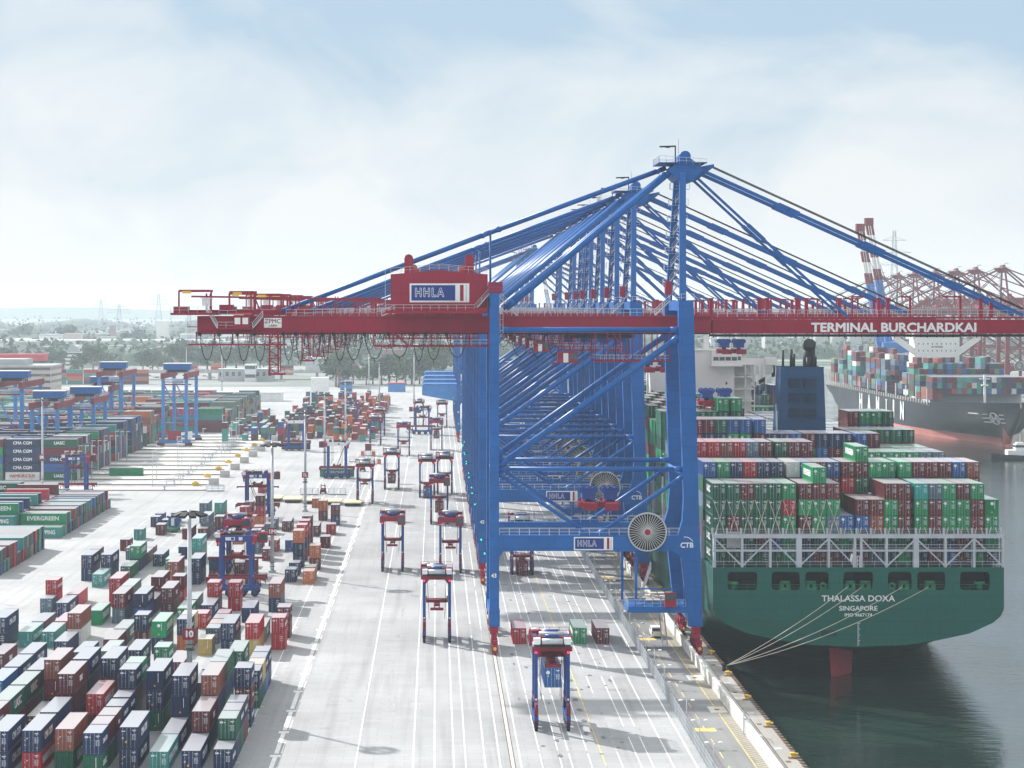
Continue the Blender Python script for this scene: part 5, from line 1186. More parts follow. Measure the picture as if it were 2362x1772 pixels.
for z in (40.8, 37.0):
    for k in range(9): x = XH - 10 + k * 2.5; b.box(x - .25, x + .25, 1223.9, 1224.2, z - .4, z + .4)
hp(b, 'bridge_window', 'glass', hb)
b = MB(); b.box(XH - 6, XH + 6, 1224.0, 1225, 49.7, 50.3); hp(b, 'bridge_trim', 'orange', hb)
put_text('NO SMOKING', 1, (0, 1223.85 - 1078, 39.1 + 6), '-y', hship, mat='redd', bold=.02, ext=.01, fit=(6.5, .9))
b = MB()
for k in range(46): y = 1140 + k * 6.5; b.box(XH - 24.1, XH - 23.5, y, y + .8, 11.2, 13.2 if k % 4 else 19.5)
hp(b, 'cargo_stanchion', 'white')
b = MB(); b.rail((XH - 22, 1137.5, 12.6), (XH + 22, 1137.5, 12.6), 1.2, 1.5, .08); hp(b, 'deck_railing', 'lash')
# tug
tg = thing('tugboat', 'small tugboat with white wheelhouse off the bow of the black ship', 'boat', (258, 985, WATER))
b = MB(); loft(b, [(0, [(1.5, 2.6), (.8, 0), (0, -1)]), (4, [(4.2, 2.2), (3.6, 0), (0, -2)]), (18, [(4.6, 1.6), (4.2, 0), (0, -2)]), (26, [(4.0, 1.8), (3.4, 0), (0, -1)])], 0); b.box(-4.3, 4.3, 3, 25.8, 1.2, 1.5); 
b.v = [(v_[1] - 13, v_[0], v_[2]) for v_ in b.v]; b.f = [list(reversed(f_)) for f_ in b.f]
b.build('hull', 'hullb', tg)
b = MB(); b.box(-6, 5, -2.8, 2.8, 1.5, 4.0); b.box(-2.5, 2.5, -2.2, 2.2, 4.0, 6.6); b.box(-1.8, 1.2, -1.5, 1.5, 6.9, 7.4); b.build('wheelhouse', 'white', tg)
b = MB(); b.box(-2.6, 2.6, -2.3, 2.3, 5.2, 6.2); b.build('window', 'glass', tg)
b = MB(); b.box(4, 5.3, -2.4, -1.2, 4, 7); b.box(4, 5.3, 1.2, 2.4, 4, 7); b.beam((0, 0, 7), (0, 0, 11), .25); b.build('funnel', 'paleyel', tg)
# ================================================================ straddle carriers (travel along local x)
def straddle(pale=False):
    t = thing('straddle_carrier', '', 'straddle carrier')
    for s in (-1, 1):
        y = s * 2.32
        for x in (-3.15, 3.15):
            b = MB(); b.box(x - .42, x + .42, y - .26, y + .26, 1.9, 11.6); b.prism([(x - .42, 2.1), (x - .9, 1.9), (x + .9, 1.9), (x + .42, 2.1), (x + .42, 3.2), (x - .42, 3.2)][::1], y - .27, y + .27); b.build('leg', 'blued', t)
        b = MB(); b.box(-4.6, 4.6, y - .3, y + .3, 1.25, 1.9); b.build('sill_beam', 'blued', t)
        b = MB(); b.box(-6.3, 6.3, y - .18, y + .18, 3.6, 4.15, 0)
        for k in (-1, 1): b.prism([(k * 6.3, 3.6), (k * 6.3, 2.7), (k * 6.0, 3.3), (k * 5.2, 3.6)][::-k], y - .12, y + .12, 0)
        b.build('guard_beam', 'redd', t)
        for x in (-4.0, -1.5, 1.5, 4.0):
            b = MB(); b.tube((x, y - .25, .82), (x, y + .25, .82), .82, n=18, m=0); b.tube((x, y - .28, .82), (x, y + .28, .82), .4, n=12, m=1); b.box(x - .3, x + .3, y - .32, y + .32, .9, 1.4, 1); b.build('wheel', ['tyre', 'blued'], t)
        for x in (-4.72, 4.72):
            b = MB(); b.box(x - .12, x + .12, y - .28, y + .28, 1.3, 3.3, 0); b.box(x - .3, x + .3, y - .3, y + .3, 1.6, 2.2, 1); b.build('ladder_box', ['redd', 'blued'], t)
            for z in (1.9, 4.3, 11.1): b = MB(); b.box(x + (.13 if x > 0 else -.2) if z < 3 else (3.6 if x > 0 else -3.67), x + (.2 if x > 0 else -.13) if z < 3 else (3.67 if x > 0 else -3.6), y - .14, y + .14, z, z + .28); b.build('tail_lamp', 'redl' if z != 4.3 else 'white', t)
        b = MB(); b.box(-4.0, 4.0, y - .34, y + .34, 11.6, 12.9); o = b.build('top_beam', 'white' if pale else 'blued', t)
        b = MB(); b.box(-2.2, -.2, y + s * .34, y + s * .37, 11.9, 12.6, 0); b.box(-1.0, -.4, y + s * .37, y + s * .39, 12.0, 12.5, 1); b.box(.6, 1.4, y + s * .34, y + s * .37, 11.9, 12.6, 0); b.build('plate', ['white', 'signblue'], o)
        b = MB()
        for x in (-3.4, -2.6, 2.6, 3.4): b.beam((x * .55, y - s * .5, 12.3), (x * .55, y - s * .9, 4), .05)
        b.beam((-2.7, y, 11.4), (0, y, 4.4), .14); b.build('hoist_rope', 'dark', t)
    b = MB(); x = 3.9; b.box(x - .35, x + .35, -2.9, 2.9, 11.6, 12.7); b.box(x - .5, x + .5, -2.95, -1.9, 11.3, 12.8); b.box(x - .5, x + .5, 1.9, 2.95, 11.3, 12.8); b.build('cross_beam', 'red', t)
    b = MB(); x = -3.9; b.box(x - .3, x + .35, -2.9, 2.9, 11.5, 12.15); b.prism([(-2.1, 11.5), (-1.4, 11.5), (-2.1, 10.6)], x - .2, x + .2, ax='x'); b.prism([(2.1, 11.5), (2.1, 10.6), (1.4, 11.5)], x - .2, x + .2, ax='x'); b.build('cross_beam', 'redd', t)
    b = MB(); b.box(-4.5, -3.4, -1.8, 1.8, 12.16, 12.6, 1); b.tube((-4.35, -1.5, 12.95), (-4.35, 1.5, 12.95), .42, n=14, m=0); b.box(-4.3, -3.6, -.35, .35, 12.6, 13.5, 1); b.tube((-3.3, -1.0, 13.5), (-3.3, 1.0, 13.5), .35, n=12, m=2); b.build('engine', ['galv', 'dark', 'blued'], t)
    b = MB(); b.box(-3.4, 3.4, -1.9, 1.9, 12.6, 12.8, 0); b.box(-2.6, 1.2, -1.5, 1.5, 12.8, 13.5, 1); b.box(-3.3, -2.6, -2.8, 2.8, 12.8, 13.5, 0); b.tube((-1.5, -1.8, 13.6), (-1.5, 1.8, 13.6), .35, n=12, m=2); b.tube((2.4, -1.2, 13.2), (2.4, 1.2, 13.2), .55, n=12, m=3)
    b.build('engine_deck', ['redd', 'dark', 'galv', 'blued'], t)
    for y in (-2.2, 2.2): b = MB(); b.box(-4.4, -3.3, y - .5, y + .5, 12.5, 13.4); b.build('equipment_box', 'white', t)
    b = MB()
    for y in (-2.9, 2.9): b.rail((-4.2, y, 12.8), (4.2, y, 12.8), 1.0, 1.4, .03)
    b.rail((4.2, -2.9, 12.8), (4.2, 2.9, 12.8), 1.0, 1.4, .03); b.build('deck_railing', 'redd', t)
    b = MB(); b.box(4.6, 6.3, 1.2, 3.0, 11.0, 11.5, 0); b.box(4.7, 6.25, 1.3, 2.9, 11.5, 12.8, 1); b.box(4.6, 6.3, 1.2, 3.0, 12.8, 13.2, 0); b.tube((5.4, 2.1, 13.2), (5.4, 2.1, 13.5), .35, n=10, m=2)
    for x in (4.65, 6.25):
        for y in (1.25, 2.95): b.beam((x, y, 11.5), (x, y, 12.8), .12, m=0)
    b.box(4.0, 4.7, 1.4, 2.8, 11.2, 11.6, 0); b.build('cab', ['red', 'glass', 'white'], t)
    return t
def spreader_on(t, z):
    b = MB(); b.box(-3.0, 3.0, -.5, .5, z, z + .45); b.box(-6.05, -5.8, -1.2, 1.2, z - .35, z + .15); b.box(5.8, 6.05, -1.2, 1.2, z - .35, z + .15)
    for y in (-.45, .45): b.box(-6, 6, y - .12, y + .12, z - .2, z + .12)
    b.box(-1.3, 1.3, -2.0, 2.0, z + .45, z + .95)
    for x in (-1.1, 1.1):
        for y in (-1.9, 1.9): b.tube((x, y - .1, z + 1.1), (x, y + .1, z + 1.1), .32, n=10)
    b.build('spreader', 'redd', t)
SC = {False: straddle(False), True: straddle(True)}; used = set()
def place_sc(x, y, rz, lab, zs=4.6, load=None, pale=False, zl=None, ll=4):
    if pale not in used: t = SC[pale]; used.add(pale)
    else:
        t = copy_tree(SC[pale])
        for ch in list(t.children):
            if ch.name.startswith('spreader'): bpy.data.objects.remove(ch)
    t.location = (x, y, 0); t.rotation_euler = (0, 0, rz); tag(t, lab, 'straddle carrier', 'straddle carriers at work in the terminal')
    if load: zs = (zl or 0) + CH + .35
    spreader_on(t, zs)
    if load:
        l = 12.19 if ll == 4 else 6.06
        if abs(math.sin(rz)) > .5: container(x, y - l / 2, zl or .02, ll, load, '%s container held by the %s' % (CN[load], lab), 'containers carried by straddle carriers', side=0, doors=True)
        else: container(x + l / 2, y, zl or .02, ll, load, '%s container held by the %s' % (CN[load], lab), 'containers carried by straddle carriers', rz=R(90), side=-1, doors=True)
up, dn = R(90), R(-90)
place_sc(16.9, 326.5, up, 'nearest straddle carrier, lifting a blue box', load='B', zl=6.6)
place_sc(.3, 411, up, 'straddle carrier left of the leg numbered 43', 6.5)
place_sc(-9.9, 520, dn, 'empty straddle carrier left in a pair on lanes', 6.4)
place_sc(3.5, 517, dn, 'empty straddle carrier right in a pair on lanes', 6.2)
place_sc(19.9, 514, up, 'straddle carrier under the portal beam', load='M')
place_sc(1.15, 632, dn, 'straddle carrier just behind the empty right one', load='M', zl=3.5)
place_sc(-21.9, 697, up, 'empty straddle carrier astride the white line', 6.5)
place_sc(-14.6, 751, up, 'straddle carrier alone mid lanes with raised box', load='M', zl=2.2)
place_sc(-2.6, 719, up, 'straddle carrier beside cranes, loaded', load='B', zl=.6)
place_sc(3.1, 731, up, 'empty straddle carrier nearest the crane legs', 6)
place_sc(.5, 955, dn, 'distant straddle carrier by cranes', load='M', zl=5, ll=2)
place_sc(-13, 919, dn, 'slim distant straddle carrier alone on open paving', 5.2)
place_sc(-26.5, 989, up, 'distant straddle carrier by the far stacks', 6)
place_sc(-26.4, 1059, up, 'farthest straddle carrier by the far stacks', 8)
place_sc(-59.3, 951, R(0), 'sideways straddle carrier by the light mast', load='N', zl=.4, pale=True)
place_sc(-35.1, 798, R(180), 'sideways straddle carrier by the cages', load='g', zl=.4, pale=True)
place_sc(-42, 1115, R(0), 'sideways straddle carrier in the far stacks', 8)
place_sc(-6.2, 1071, R(180), 'distant sideways straddle carrier by cranes', 8)
place_sc(3.5, 1135, up, 'farthest straddle carrier beside the crane legs', 6)
place_sc(-8.5, 1150, up, 'farthest straddle carrier left of the sideways one', 7, pale=True)
place_sc(-42.1, 474, R(0), 'sideways straddle carrier in the near yard', 8)
place_sc(row_x(4.1), 512, dn, 'straddle carrier between stacks', load='O', zl=7.0, ll=2)
place_sc(-51.5, 648, R(0), 'sideways straddle carrier behind the near stacks', 9)
place_sc(-116, 722, R(0), 'sideways straddle carrier by the left block', 9)
# ================================================================ light masts
masts_ = []; m0 = None
MAST = [(437, 342, '10', 11.2), (628, 514, '1M', 9.5), (704, 667, '1L', 11), (749, 803, '1K', 12), (797, 934, '1J', 13), (875, 1240, '', 13), (97.6, 760, '2K', 10), (851, 1500, '', 13), (955, 1480, '', 13), (512, 1560, '2J', 13), (430, 1700, '', 13)]
MLAB = ['nearest floodlight mast with red plate 10', 'floodlight mast with red plate 1M', 'floodlight mast with red plate 1L', 'thin distant floodlight mast right of plate 1L', 'thin distant floodlight mast over the far stacks', 'far pale floodlight mast at the end of the lanes', 'floodlight mast with plate 2K before the left block', 'very far light mast left of the lanes end', 'very far light mast before the trees', 'far light mast behind the left cranes', 'farthest light mast behind the left cranes']
for (u, D, s, pz), lab in zip(MAST, MLAB):
    x = (u - CX) * D / F
    if m0 is None:
        t = thing('floodlight_mast', lab, 'light mast'); m0 = t
        b = MB(); b.tube((0, 0, 0), (0, 0, 30.2), .48, .26, 14); b.box(-.8, .8, -.8, .8, 0, .6); b.build('pole', 'galv', t)
        b = MB()
        for z in (9.0, 9.6, 1.5, 2.4): b.ring((0, 0, z), .62, .06, 'z', 16)
        b.box(-.75, .75, -.75, .75, 8.7, 8.85); b.build('collar', 'dark', t)
        b = MB(); b.ring((0, 0, 29.6), 1.5, .12, 'z', 24)
        for k in range(6): a_ = k * math.pi / 3; b.beam((0, 0, 29.9), (1.5 * math.cos(a_), 1.5 * math.sin(a_), 29.6), .12)
        o = b.build('lamp_ring', 'dark', t)
        for k in range(10):
            a_ = k * math.pi / 5; cx, cy = 2.2 * math.cos(a_), 2.2 * math.sin(a_); b = MB(); b.beam((cx * .6, cy * .6, 29.75), (cx * 1.25, cy * 1.25, 29.25), 1.0, .35, 0); b.beam((cx * .6, cy * .6, 29.55), (cx * 1.22, cy * 1.22, 29.05), .8, .1, 1); b.build('floodlight', ['dark', 'galv'], o)
        b = MB()
        for z in range(1, 20): b.box(-.55, .55, -.5, -.46, z * .0 + .9 + z * .18, .98 + z * .18) if z < 6 else None
        b.build('cabinet', 'white', t)
    else: t = copy_tree(m0)
    t.location = (x, D, 0); tag(t, lab, 'light mast', 'floodlight masts in the yard')
    masts_.append((t, s, pz))
for t, s, pz in masts_:
    if s:
        b = MB(); b.box(-.95, .95, -.8, -.7, pz - .85, pz + .85); o = b.build('number_plate', 'red', t); put_text(s, 1.35, (0, -.83, pz), '-y', o, bold=.05, ext=.01)
# ================================================================ rail mounted yard cranes
def rmg(tall):
    hgt, span, w = (33.5, 41, 10.2) if tall else (26.5, 31, 9.6); t = thing('yard_crane', '', 'crane')
    for y in (0, span):
        for x in (-w / 2, w / 2):
            b = MB(); b.box(x - .7, x + .7, y - .6, y + .6, 1.4, hgt - 4); b.build('leg', 'bluel', t)
        b = MB(); b.box(-w / 2 - 2, w / 2 + 2, y - .7, y + .7, 1.2, 2.4); b.build('end_carriage', 'bluel', t)
        for x in (-w / 2 - 1, w / 2 + 1): b = MB(); b.box(x - 1.6, x + 1.6, y - .5, y + .5, .1, 1.15); b.build('bogie', 'redd', t)
        b = MB(); b.tube((-w / 2, y, hgt - 5.5), (w / 2, y, hgt - 5.5), .22, n=8); b.tube((-w / 2, y, hgt - 6), (w / 2 - 1, y, 10), .3, n=8); b.tube((w / 2, y, hgt - 12), (w / 2 - 2, y, 10), .2, n=8); b.tube((-w / 2, y, 10), (w / 2, y, 10), .2, n=8); b.build('brace', 'bluel', t)
    for x in (-w / 2, w / 2):
        b = MB(); b.box(x - .75, x + .75, -3.5, span + 5, hgt - 4, hgt - 1.6); b.build('main_girder', 'brick', t)
        b = MB(); b.rail((x + .8, -3, hgt - 1.6), (x + .8, span + 5, hgt - 1.6), 1.1, 4, .05); b.build('girder_railing', 'galv', t)
    b = MB(); b.box(-6, 6, 8, 15, hgt - .3, hgt + 2.3, 0); b.box(-6.1, 6.1, 7.9, 15.1, hgt + 2.3, hgt + 2.55, 1); b.box(-5, 5, 9, 14, hgt - 1.5, hgt - .3, 2); b.build('trolley_house', ['blue', 'white', 'dark'], t)
    b = MB(); b.box(-2.2, 2.2, 10, 13, hgt - 6.5, hgt - 4.4, 0); b.box(-6, 6, 10.6, 12.4, hgt - 7.2, hgt - 6.7, 1); b.build('spreader', ['galv', 'redd'], t)
    b = MB(); b.box(-2.9, 2.9, -1.6, -.7, 3.0, 6.6, 0); b.box(w / 2 + .8, w / 2 + 2.6, -1.5, .5, 3, 6.2, 1); b.build('electrical_house', ['red', 'white'], t)
    return t
RM = {True: rmg(True), False: rmg(False)}; seen = set()
for (x, y, tl, lab) in ((-114.7, 983, True, 'tall blue yard crane standing alone right of the container blocks'), (-147, 1010, True, 'tall blue yard crane just left of the lone one'), (-166, 869, True, 'tall blue yard crane at the left frame edge'),
                        (-148, 846, False, 'small blue yard crane nearest to the near light mast'), (-141, 890, False, 'small blue yard crane right behind the nearest one'), (-153, 1020, False, 'small blue yard crane nested below the tall one')):
    t = RM[tl] if tl not in seen else copy_tree(RM[tl]); seen.add(tl); t.location = (x, y, 0); tag(t, lab, 'crane', 'blue yard cranes over the container blocks')
# crane rails and sleepers of the automated block, buffer strip with posts
b = MB()
for k in range(14):
    y = 742 + k * 23.5
    for dy in (0, 3): b.box(-330, -76 - k * .8, y + dy, y + dy + .5, -.05, .15, 0)
    b.box(-330, -78, y + 5.5, y + 15, -.05, .02, 1)
b.build('block_rails', ['rust', 'concw'], kind='structure')
p0 = None; pr0 = random.Random(4)
for k in range(26):
    x, y = (-126 + (k % 3) * 2.2, 760 + (k // 3) * 30) if k < 15 else (-92 + pr0.uniform(-8, 8), 760 + (k - 15) * 28)
    if p0 is None:
        t = thing('lamp_post', '', 'lamp post'); p0 = t
        b = MB(); b.tube((0, 0, 0), (0, 0, 12), .14, .1, 8); b.build('pole', 'galv', t); b = MB(); b.box(-.2, 1.2, -.2, .2, 11.9, 12.1); b.build('lamp', 'white', t)
    else: t = copy_tree(p0)
    t.location = (x, y, 0); tag(t, 'slim grey lamp post by the container blocks, %s in its line' % ORD(k + 1), 'lamp post', 'slim lamp posts by the blocks')
for k in range(9):
    y = 760 + k * 36; x = -82 + (y - 760) * .012
    b = MB(); b.box(-1.7, 1.7, -1.0, 1.0, 0, 2.4, 0); o = b.build('transfer_cabin', 'conc', None, label='pale concrete block beside a yellow buffer, %s from the near end' % ORD(k + 1), cat='concrete block', group='concrete blocks at the transfer lanes'); o.location = (x + 6, y + 6, 0)
    b = MB(); b.box(-1.2, 1.2, -.9, .9, .2, 1.1); b.box(-.6, .6, -.7, .7, 1.1, 1.5); o = b.build('lane_buffer', 'yellow', None, label='yellow lane buffer at the block transfer lanes, %s from the near end' % ORD(k + 1), cat='lane buffer', group='yellow buffers at the transfer lanes'); o.location = (x, y + 4, 0)
b = MB(); pr1 = random.Random(9)
for k in range(60): y = 742 + k * 5.6; x = -90 + pr1.uniform(-2, 2); b.beam((x, y, 0), (x, y, 1.5), .3); b.beam((x - 3, y, 1.2), (x + 3, y, 1.2), .12)
b.build('lane_barriers', 'galv', label='low grey rails and posts between the transfer lanes', cat='barriers', kind='stuff')
# small things on the paving
def cage(x, y, lab, rz=0, red=False):
    t = thing('cage_pallet', lab, 'cage', (x, y, 0), rz, 'steel cages on the paving'); b = MB(); b.box(-2.9, 2.9, -1.2, 1.2, .1, .4); b.build('deck', 'galv', t); b = MB()
    for z in (.9, 1.5, 2.1):
        for yy in (-1.2, 1.2): b.beam((-2.9, yy, z), (2.9, yy, z), .08)
        for xx in (-2.9, 2.9): b.beam((xx, -1.2, z), (xx, 1.2, z), .08)
    for xx in (-2.9, -1, 1, 2.9):
        for yy in (-1.2, 1.2): b.beam((xx, yy, .3), (xx, yy, 2.1), .1)
    b.build('mesh', 'galv', t)
    if red:
        for xx in (-2.2, 2.2): b = MB(); b.box(xx - .7, xx + .7, -1.4, -1.25, .4, 2.0); b.build('warning_board', 'orange', t)
cage(-41, 727, 'grey steel cage left of the small forklift'); cage(-32, 727, 'grey steel cage right of the small forklift'); cage(-31, 880, 'grey steel cage behind the sideways carrier'); cage(-27.5, 915, 'steel cage with orange boards under a maroon box', red=True); cage(-24, 868, 'steel cage with orange boards on open paving', red=True)
container(-27.5, 914, 2.2, 2, 'M', 'short maroon container on the orange boarded cage', 'containers on stands', detail=False)
cage(-73, 741, 'white open topped bin by the rails')
def forklift(x, y, lab):
    t = thing('forklift', lab, 'forklift', (x, y, 0)); b = MB(); b.box(-.9, .9, -1.6, 1.4, .5, 1.4, 0); b.box(-.85, .85, 1.0, 1.6, .5, 1.7, 0); b.box(-.8, .8, -1, .8, 2.6, 2.75, 0); b.build('body', 'redd', t)
    b = MB()
    for xx in (-.75, .75):
        for yy in (-.9, .75): b.beam((xx, yy, 1.4), (xx, yy, 2.6), .1)
        b.beam((xx * .7, -1.9, .2), (xx * .7, -1.9, 3.4), .16)
    b.build('mast', 'dark', t)
    for xx in (-.9, .9):
        for yy in (-1.1, 1.0): b = MB(); b.tube((xx - .15, yy, .45), (xx + .15, yy, .45), .45, n=12); b.build('wheel', 'tyre', t)
forklift(-36.7, 731, 'small red forklift between two steel cages'); forklift(-27, 830, 'small dark forklift behind the green box carrier')
def car(mb, b_, x, y, c): pass
CARM = {}
def vehicle(x, y, lab, col='white', van=False, rz=0, lifted=0, group=None):
    key = (col, van)
    if key not in CARM:
        t = thing('parked_van' if van else 'parked_car', lab, 'van' if van else 'car'); b = MB(); l = 5.0 if van else 4.4
        if van: pts = [(-l / 2, .35), (l / 2, .35), (l / 2, 1.0), (l / 2 - .9, 1.25), (l / 2 - 1.7, 1.95), (-l / 2 + .1, 2.0), (-l / 2, 1.3)]
        else: pts = [(-l / 2, .35), (l / 2, .35), (l / 2, .8), (l / 2 - 1.1, .95), (l / 2 - 1.9, 1.42), (-l / 2 + .9, 1.45), (-l / 2 + .15, .95)]
        b.prism([(p[0], p[1]) for p in pts], -.9, .9); b.v = [(v_[1], v_[0], v_[2]) for v_ in b.v]; b.f = [list(reversed(f_)) for f_ in b.f]; b.build('body', col, t)
        b = MB(); top = 1.92 if van else 1.38; b.box(-.78, .78, -l / 2 - .01 if van else -l / 2 + .3, -l / 2 + .2, 1.25 if van else .98, top - .1); b.box(-.92, .92, -.9, l / 2 - 1.9, top - .55, top - .12); b.box(-.75, .75, l / 2 - 1.75, l / 2 - 1.2, 1.3 if van else 1.0, 1.62 if van else 1.2); b.build('window', 'glass', t)
        for xx in (-.82, .82):
            for yy in (-l / 2 + .9, l / 2 - .9): b = MB(); b.tube((xx - .12, yy, .34), (xx + .12, yy, .34), .34, n=14); b.build('wheel', 'tyre', t)
            b = MB(); b.box(xx - .1, xx + .1, -l / 2 - .03, -l / 2, .8, 1.15); b.build('tail_light', 'red', t)
        CARM[key] = t; 
    else: t = copy_tree(CARM[key])
    t.location = (x, y, lifted); t.rotation_euler = (0, 0, rz); tag(t, lab, 'van' if van else 'car', group); return t
vehicle(40.9, 415, 'white van on the quay road seen from behind', 'white', True)
vehicle(-12.5, 1085, 'white van far away on the lanes beside the carriers', 'white', True, R(30))
pal = ['white', 'galv', 'dark', 'silo', 'white', 'brown']; rcx = random.Random(8)
for k in range(34):
    x = -268 + k * 6.0; y = 1905 + (k * 37 % 60); vehicle(x + (110 if k > 20 else 0), y, '%s car in the far car park, %s from the left' % (('white', 'silver', 'dark', 'grey', 'white', 'brown')[k % 6], ORD(k + 1)), pal[k % 6], False, rcx.uniform(0, 6), 0, 'cars in the far car park')
# trailer with the blue container that has a white door
tr = thing('terminal_trailer', 'dark green low trailer under the blue cabin container', 'trailer', (-71.4, 607, 0)); b = MB(); b.box(-1.5, 1.5, -.8, 7, .9, 1.3); b.box(-1.6, 1.6, -2.2, -.8, .5, 1.0); b.build('deck', 'shipg', tr)
for xx in (-1.2, 1.2):
    for yy in (0, 5): b = MB(); b.tube((xx - .2, yy, .5), (xx + .2, yy, .5), .5, n=12); b.build('wheel', 'tyre', tr)
t_ = container(-71.4, 607.5, 1.32, 2, 'B', 'blue cabin container with white door standing on a green trailer', 'containers on stands', side=0, doors=False, detail=False); b = MB(); b.box(-.5, .4, -.03, .0, .3, 2.3); b.build('door', 'white', t_)
# flat racks between the masts
for k in range(5):
    x = -51 + k * 6.4; t = thing('flat_rack', 'empty pale flat rack on the ground behind the yard, %s from the left' % ORD(k + 1), 'flat rack', (x, 700 - k * 4, 0), 0, 'empty flat racks'); b = MB(); b.box(-2.7, 2.7, 0, 11, .9, 1.25); b.build('deck', 'paleyel', t); b = MB(); b.box(-2.4, 2.4, .2, 10.8, .2, .88); b.build('frame', 'dark', t)
# ================================================================ background buildings
def bldg(name, u0, u1, D, z1, dep, m, lab, cat, roof=None, rh=0, bands=0, z0=0, win=0, wm='glass', slope=False):
    x0, x1 = (u0 - CX) * D / F, (u1 - CX) * D / F; xc = (x0 + x1) / 2; w = (x1 - x0) / 2; t = thing(name, lab, cat, (xc, D, 0))
    b = MB(); b.box(-w, w, 0, dep, z0, z1); b.build('wall', m, t)
    if roof:
        b = MB()
        if slope: b.prism([(-w - .5, z1 + .01), (w + .5, z1 + .01), (w * .9, z1 + rh), (-w * .9, z1 + rh)], -.6, dep + .6)
        else: b.box(-w - .4, w + .4, -.6, dep + .4, z1 + .01, z1 + rh)
        b.build('roof', roof, t)
    for k in range(bands):
        z = z0 + (z1 - z0) * (k + .45) / bands; b = MB(); b.box(-w + .3, w - .3, -.12, -.01, z, z + (z1 - z0) / bands * .38); b.box(w + .01, w + .12, .4, dep - .4, z, z + (z1 - z0) / bands * .38); b.build('window_band', wm, t)
    for k in range(win): x = -w + (2 * w) * (k + .5) / win; b = MB(); b.box(x - w / win * .5, x + w / win * .5, -.1, -.01, z1 * .45, z1 * .8); b.build('window', wm, t)
    return t
t = bldg('office_building', -140, 117, 1385, 24, 40, 'beige', 'beige office block with dark window bands at the left edge', 'building', 'galv', .8, 6)
b = MB(); b.box(-20, 18, 4, 30, 24.9, 28.5); b.build('plant_room', 'silo', t)
bldg('hall', -140, 100, 1650, 21, 18, 'glass', 'long low building with bright red roof band behind the office', 'building', 'roofr', 5)
bldg('warehouse', -160, 620, 3000, 11, 60, 'paleyel', 'very long pale yellow warehouse with white roof', 'building', 'white', 5, 0, slope=True)
bldg('warehouse', 105, 265, 3800, 12, 40, 'brown', 'brown windowless warehouse behind the yellow one', 'building', 'silo', 3)
bldg('warehouse', -100, 101, 3500, 8, 50, 'bluel', 'pale blue hall with white vaulted roof', 'building', 'white', 5, slope=True)
t = bldg('villa', 150, 184, 2250, 15, 16, 'white', 'white villa with round domed roof between the trees', 'building', None, 0, 4); b = MB(); b.prism([(-6, 15), (6, 15), (4.5, 20), (0, 23), (-4.5, 20)], 2, 12); b.build('roof', 'silo', t)
bldg('villa', 184, 200, 2270, 13, 14, 'white', 'white annex right of the domed villa', 'building', 'silo', 2, 0, win=3)
bldg('tower', 252, 265, 3700, 30, 14, 'brown', 'brown square tower behind the brown warehouse', 'building', None)
bldg('warehouse', 360, 385, 3300, 40, 30, 'ivory', 'pale high rack hall behind the trees', 'building', None)
bldg('workshop', 503, 630, 1830, 9.5, 20, 'silo', 'long flat grey workshop beyond the motorway', 'building', 'galv', .6, 0, win=9)
bldg('office_building', 564, 590, 1822, 14, 14, 'white', 'small white upper block on the grey workshop', 'building', None, 0, 2)
bldg('kiosk_hall', 717, 757, 1480, 14, 14, 'white', 'white box shaped hall in the far car park', 'building', None)
bldg('depot', 785, 812, 1560, 9, 10, 'bluel', 'light blue two storey site cabin beyond the far stacks', 'building', None, 0, 2)
bldg('depot', 895, 935, 1600, 6, 10, 'bluel', 'light blue low cabin at the end of the lanes', 'building', 'roofr', .6)
bldg('warehouse', 705, 765, 2100, 12, 30, 'galv', 'grey shed with white roof behind the motorway', 'building', 'white', 2, slope=True)
bldg('farm_house', 880, 935, 2300, 8, 18, 'brown', 'brick house with dark pitched roof among trees', 'building', 'brown', 9, slope=True)
bldg('factory', 1050, 1140, 3600, 28, 30, 'white', 'pale distant factory behind the cranes', 'building', None, 0, 2)
bldg('warehouse', 20, 340, 1345, 4.4, 14, 'white', 'long white dock shed in front of the motorway', 'building', 'ivory', .5) if 0 else None
bldg('dock_shed', 430, 650, 1440, 5.5, 16, 'white', 'long white dock shed with small blue door numbers', 'building', 'ivory', .5, 0, win=0)
for k, (u, zt_) in enumerate(((2013, 36), (2052, 36), (2091, 36), (1790, 30), (1835, 44))):
    D = 2700 + k * 40; x = (u - CX - 120) * D / F; b = MB(); b.tube((0, 0, 0), (0, 0, zt_), 9, n=20); o = b.build('silo', 'silo', None, label='pale round concrete silo beyond the basin, %s of its line' % ORD(k + 1), cat='silo', group='silos beyond the basin'); o.location = (x, D, 0)
for k, (u0, u1, D, z) in enumerate(((1765, 1782, 2650, 62), (1925, 1950, 2900, 66), (1960, 2015, 2980, 60), (1700, 1760, 3300, 34), (2100, 2190, 3100, 46), (1640, 1690, 3200, 30))):
    bldg('grain_elevator', u0, u1, D, z, 30, 'silo', 'hazy grey industrial block beyond the basin, %s in this row' % ORD(k + 1), 'building')
rbk = random.Random(31); bk = 0
for u in range(-20, 1010, 27):
    for D in (2480, 3150, 4100):
        if rbk.random() < .62:
            bk += 1; w_ = rbk.uniform(14, 60); uu = u + rbk.uniform(-10, 10); c_ = rbk.choice(['silo', 'ivory', 'beige', 'brown', 'galv', 'white'])
            nm = {'silo': 'grey', 'ivory': 'pale', 'beige': 'beige', 'brown': 'brown', 'galv': 'silver', 'white': 'white'}[c_]
            bldg('industrial_hall', uu, uu + w_, D + rbk.uniform(-60, 60), rbk.uniform(9, 17) * (1 + D / 9000), 26, c_, 'hazy %s industrial hall in the far background, %s hall from the left' % (nm, ORD(bk)), 'building', rbk.choice(['white', 'silo', 'galv', None]), 1.5)
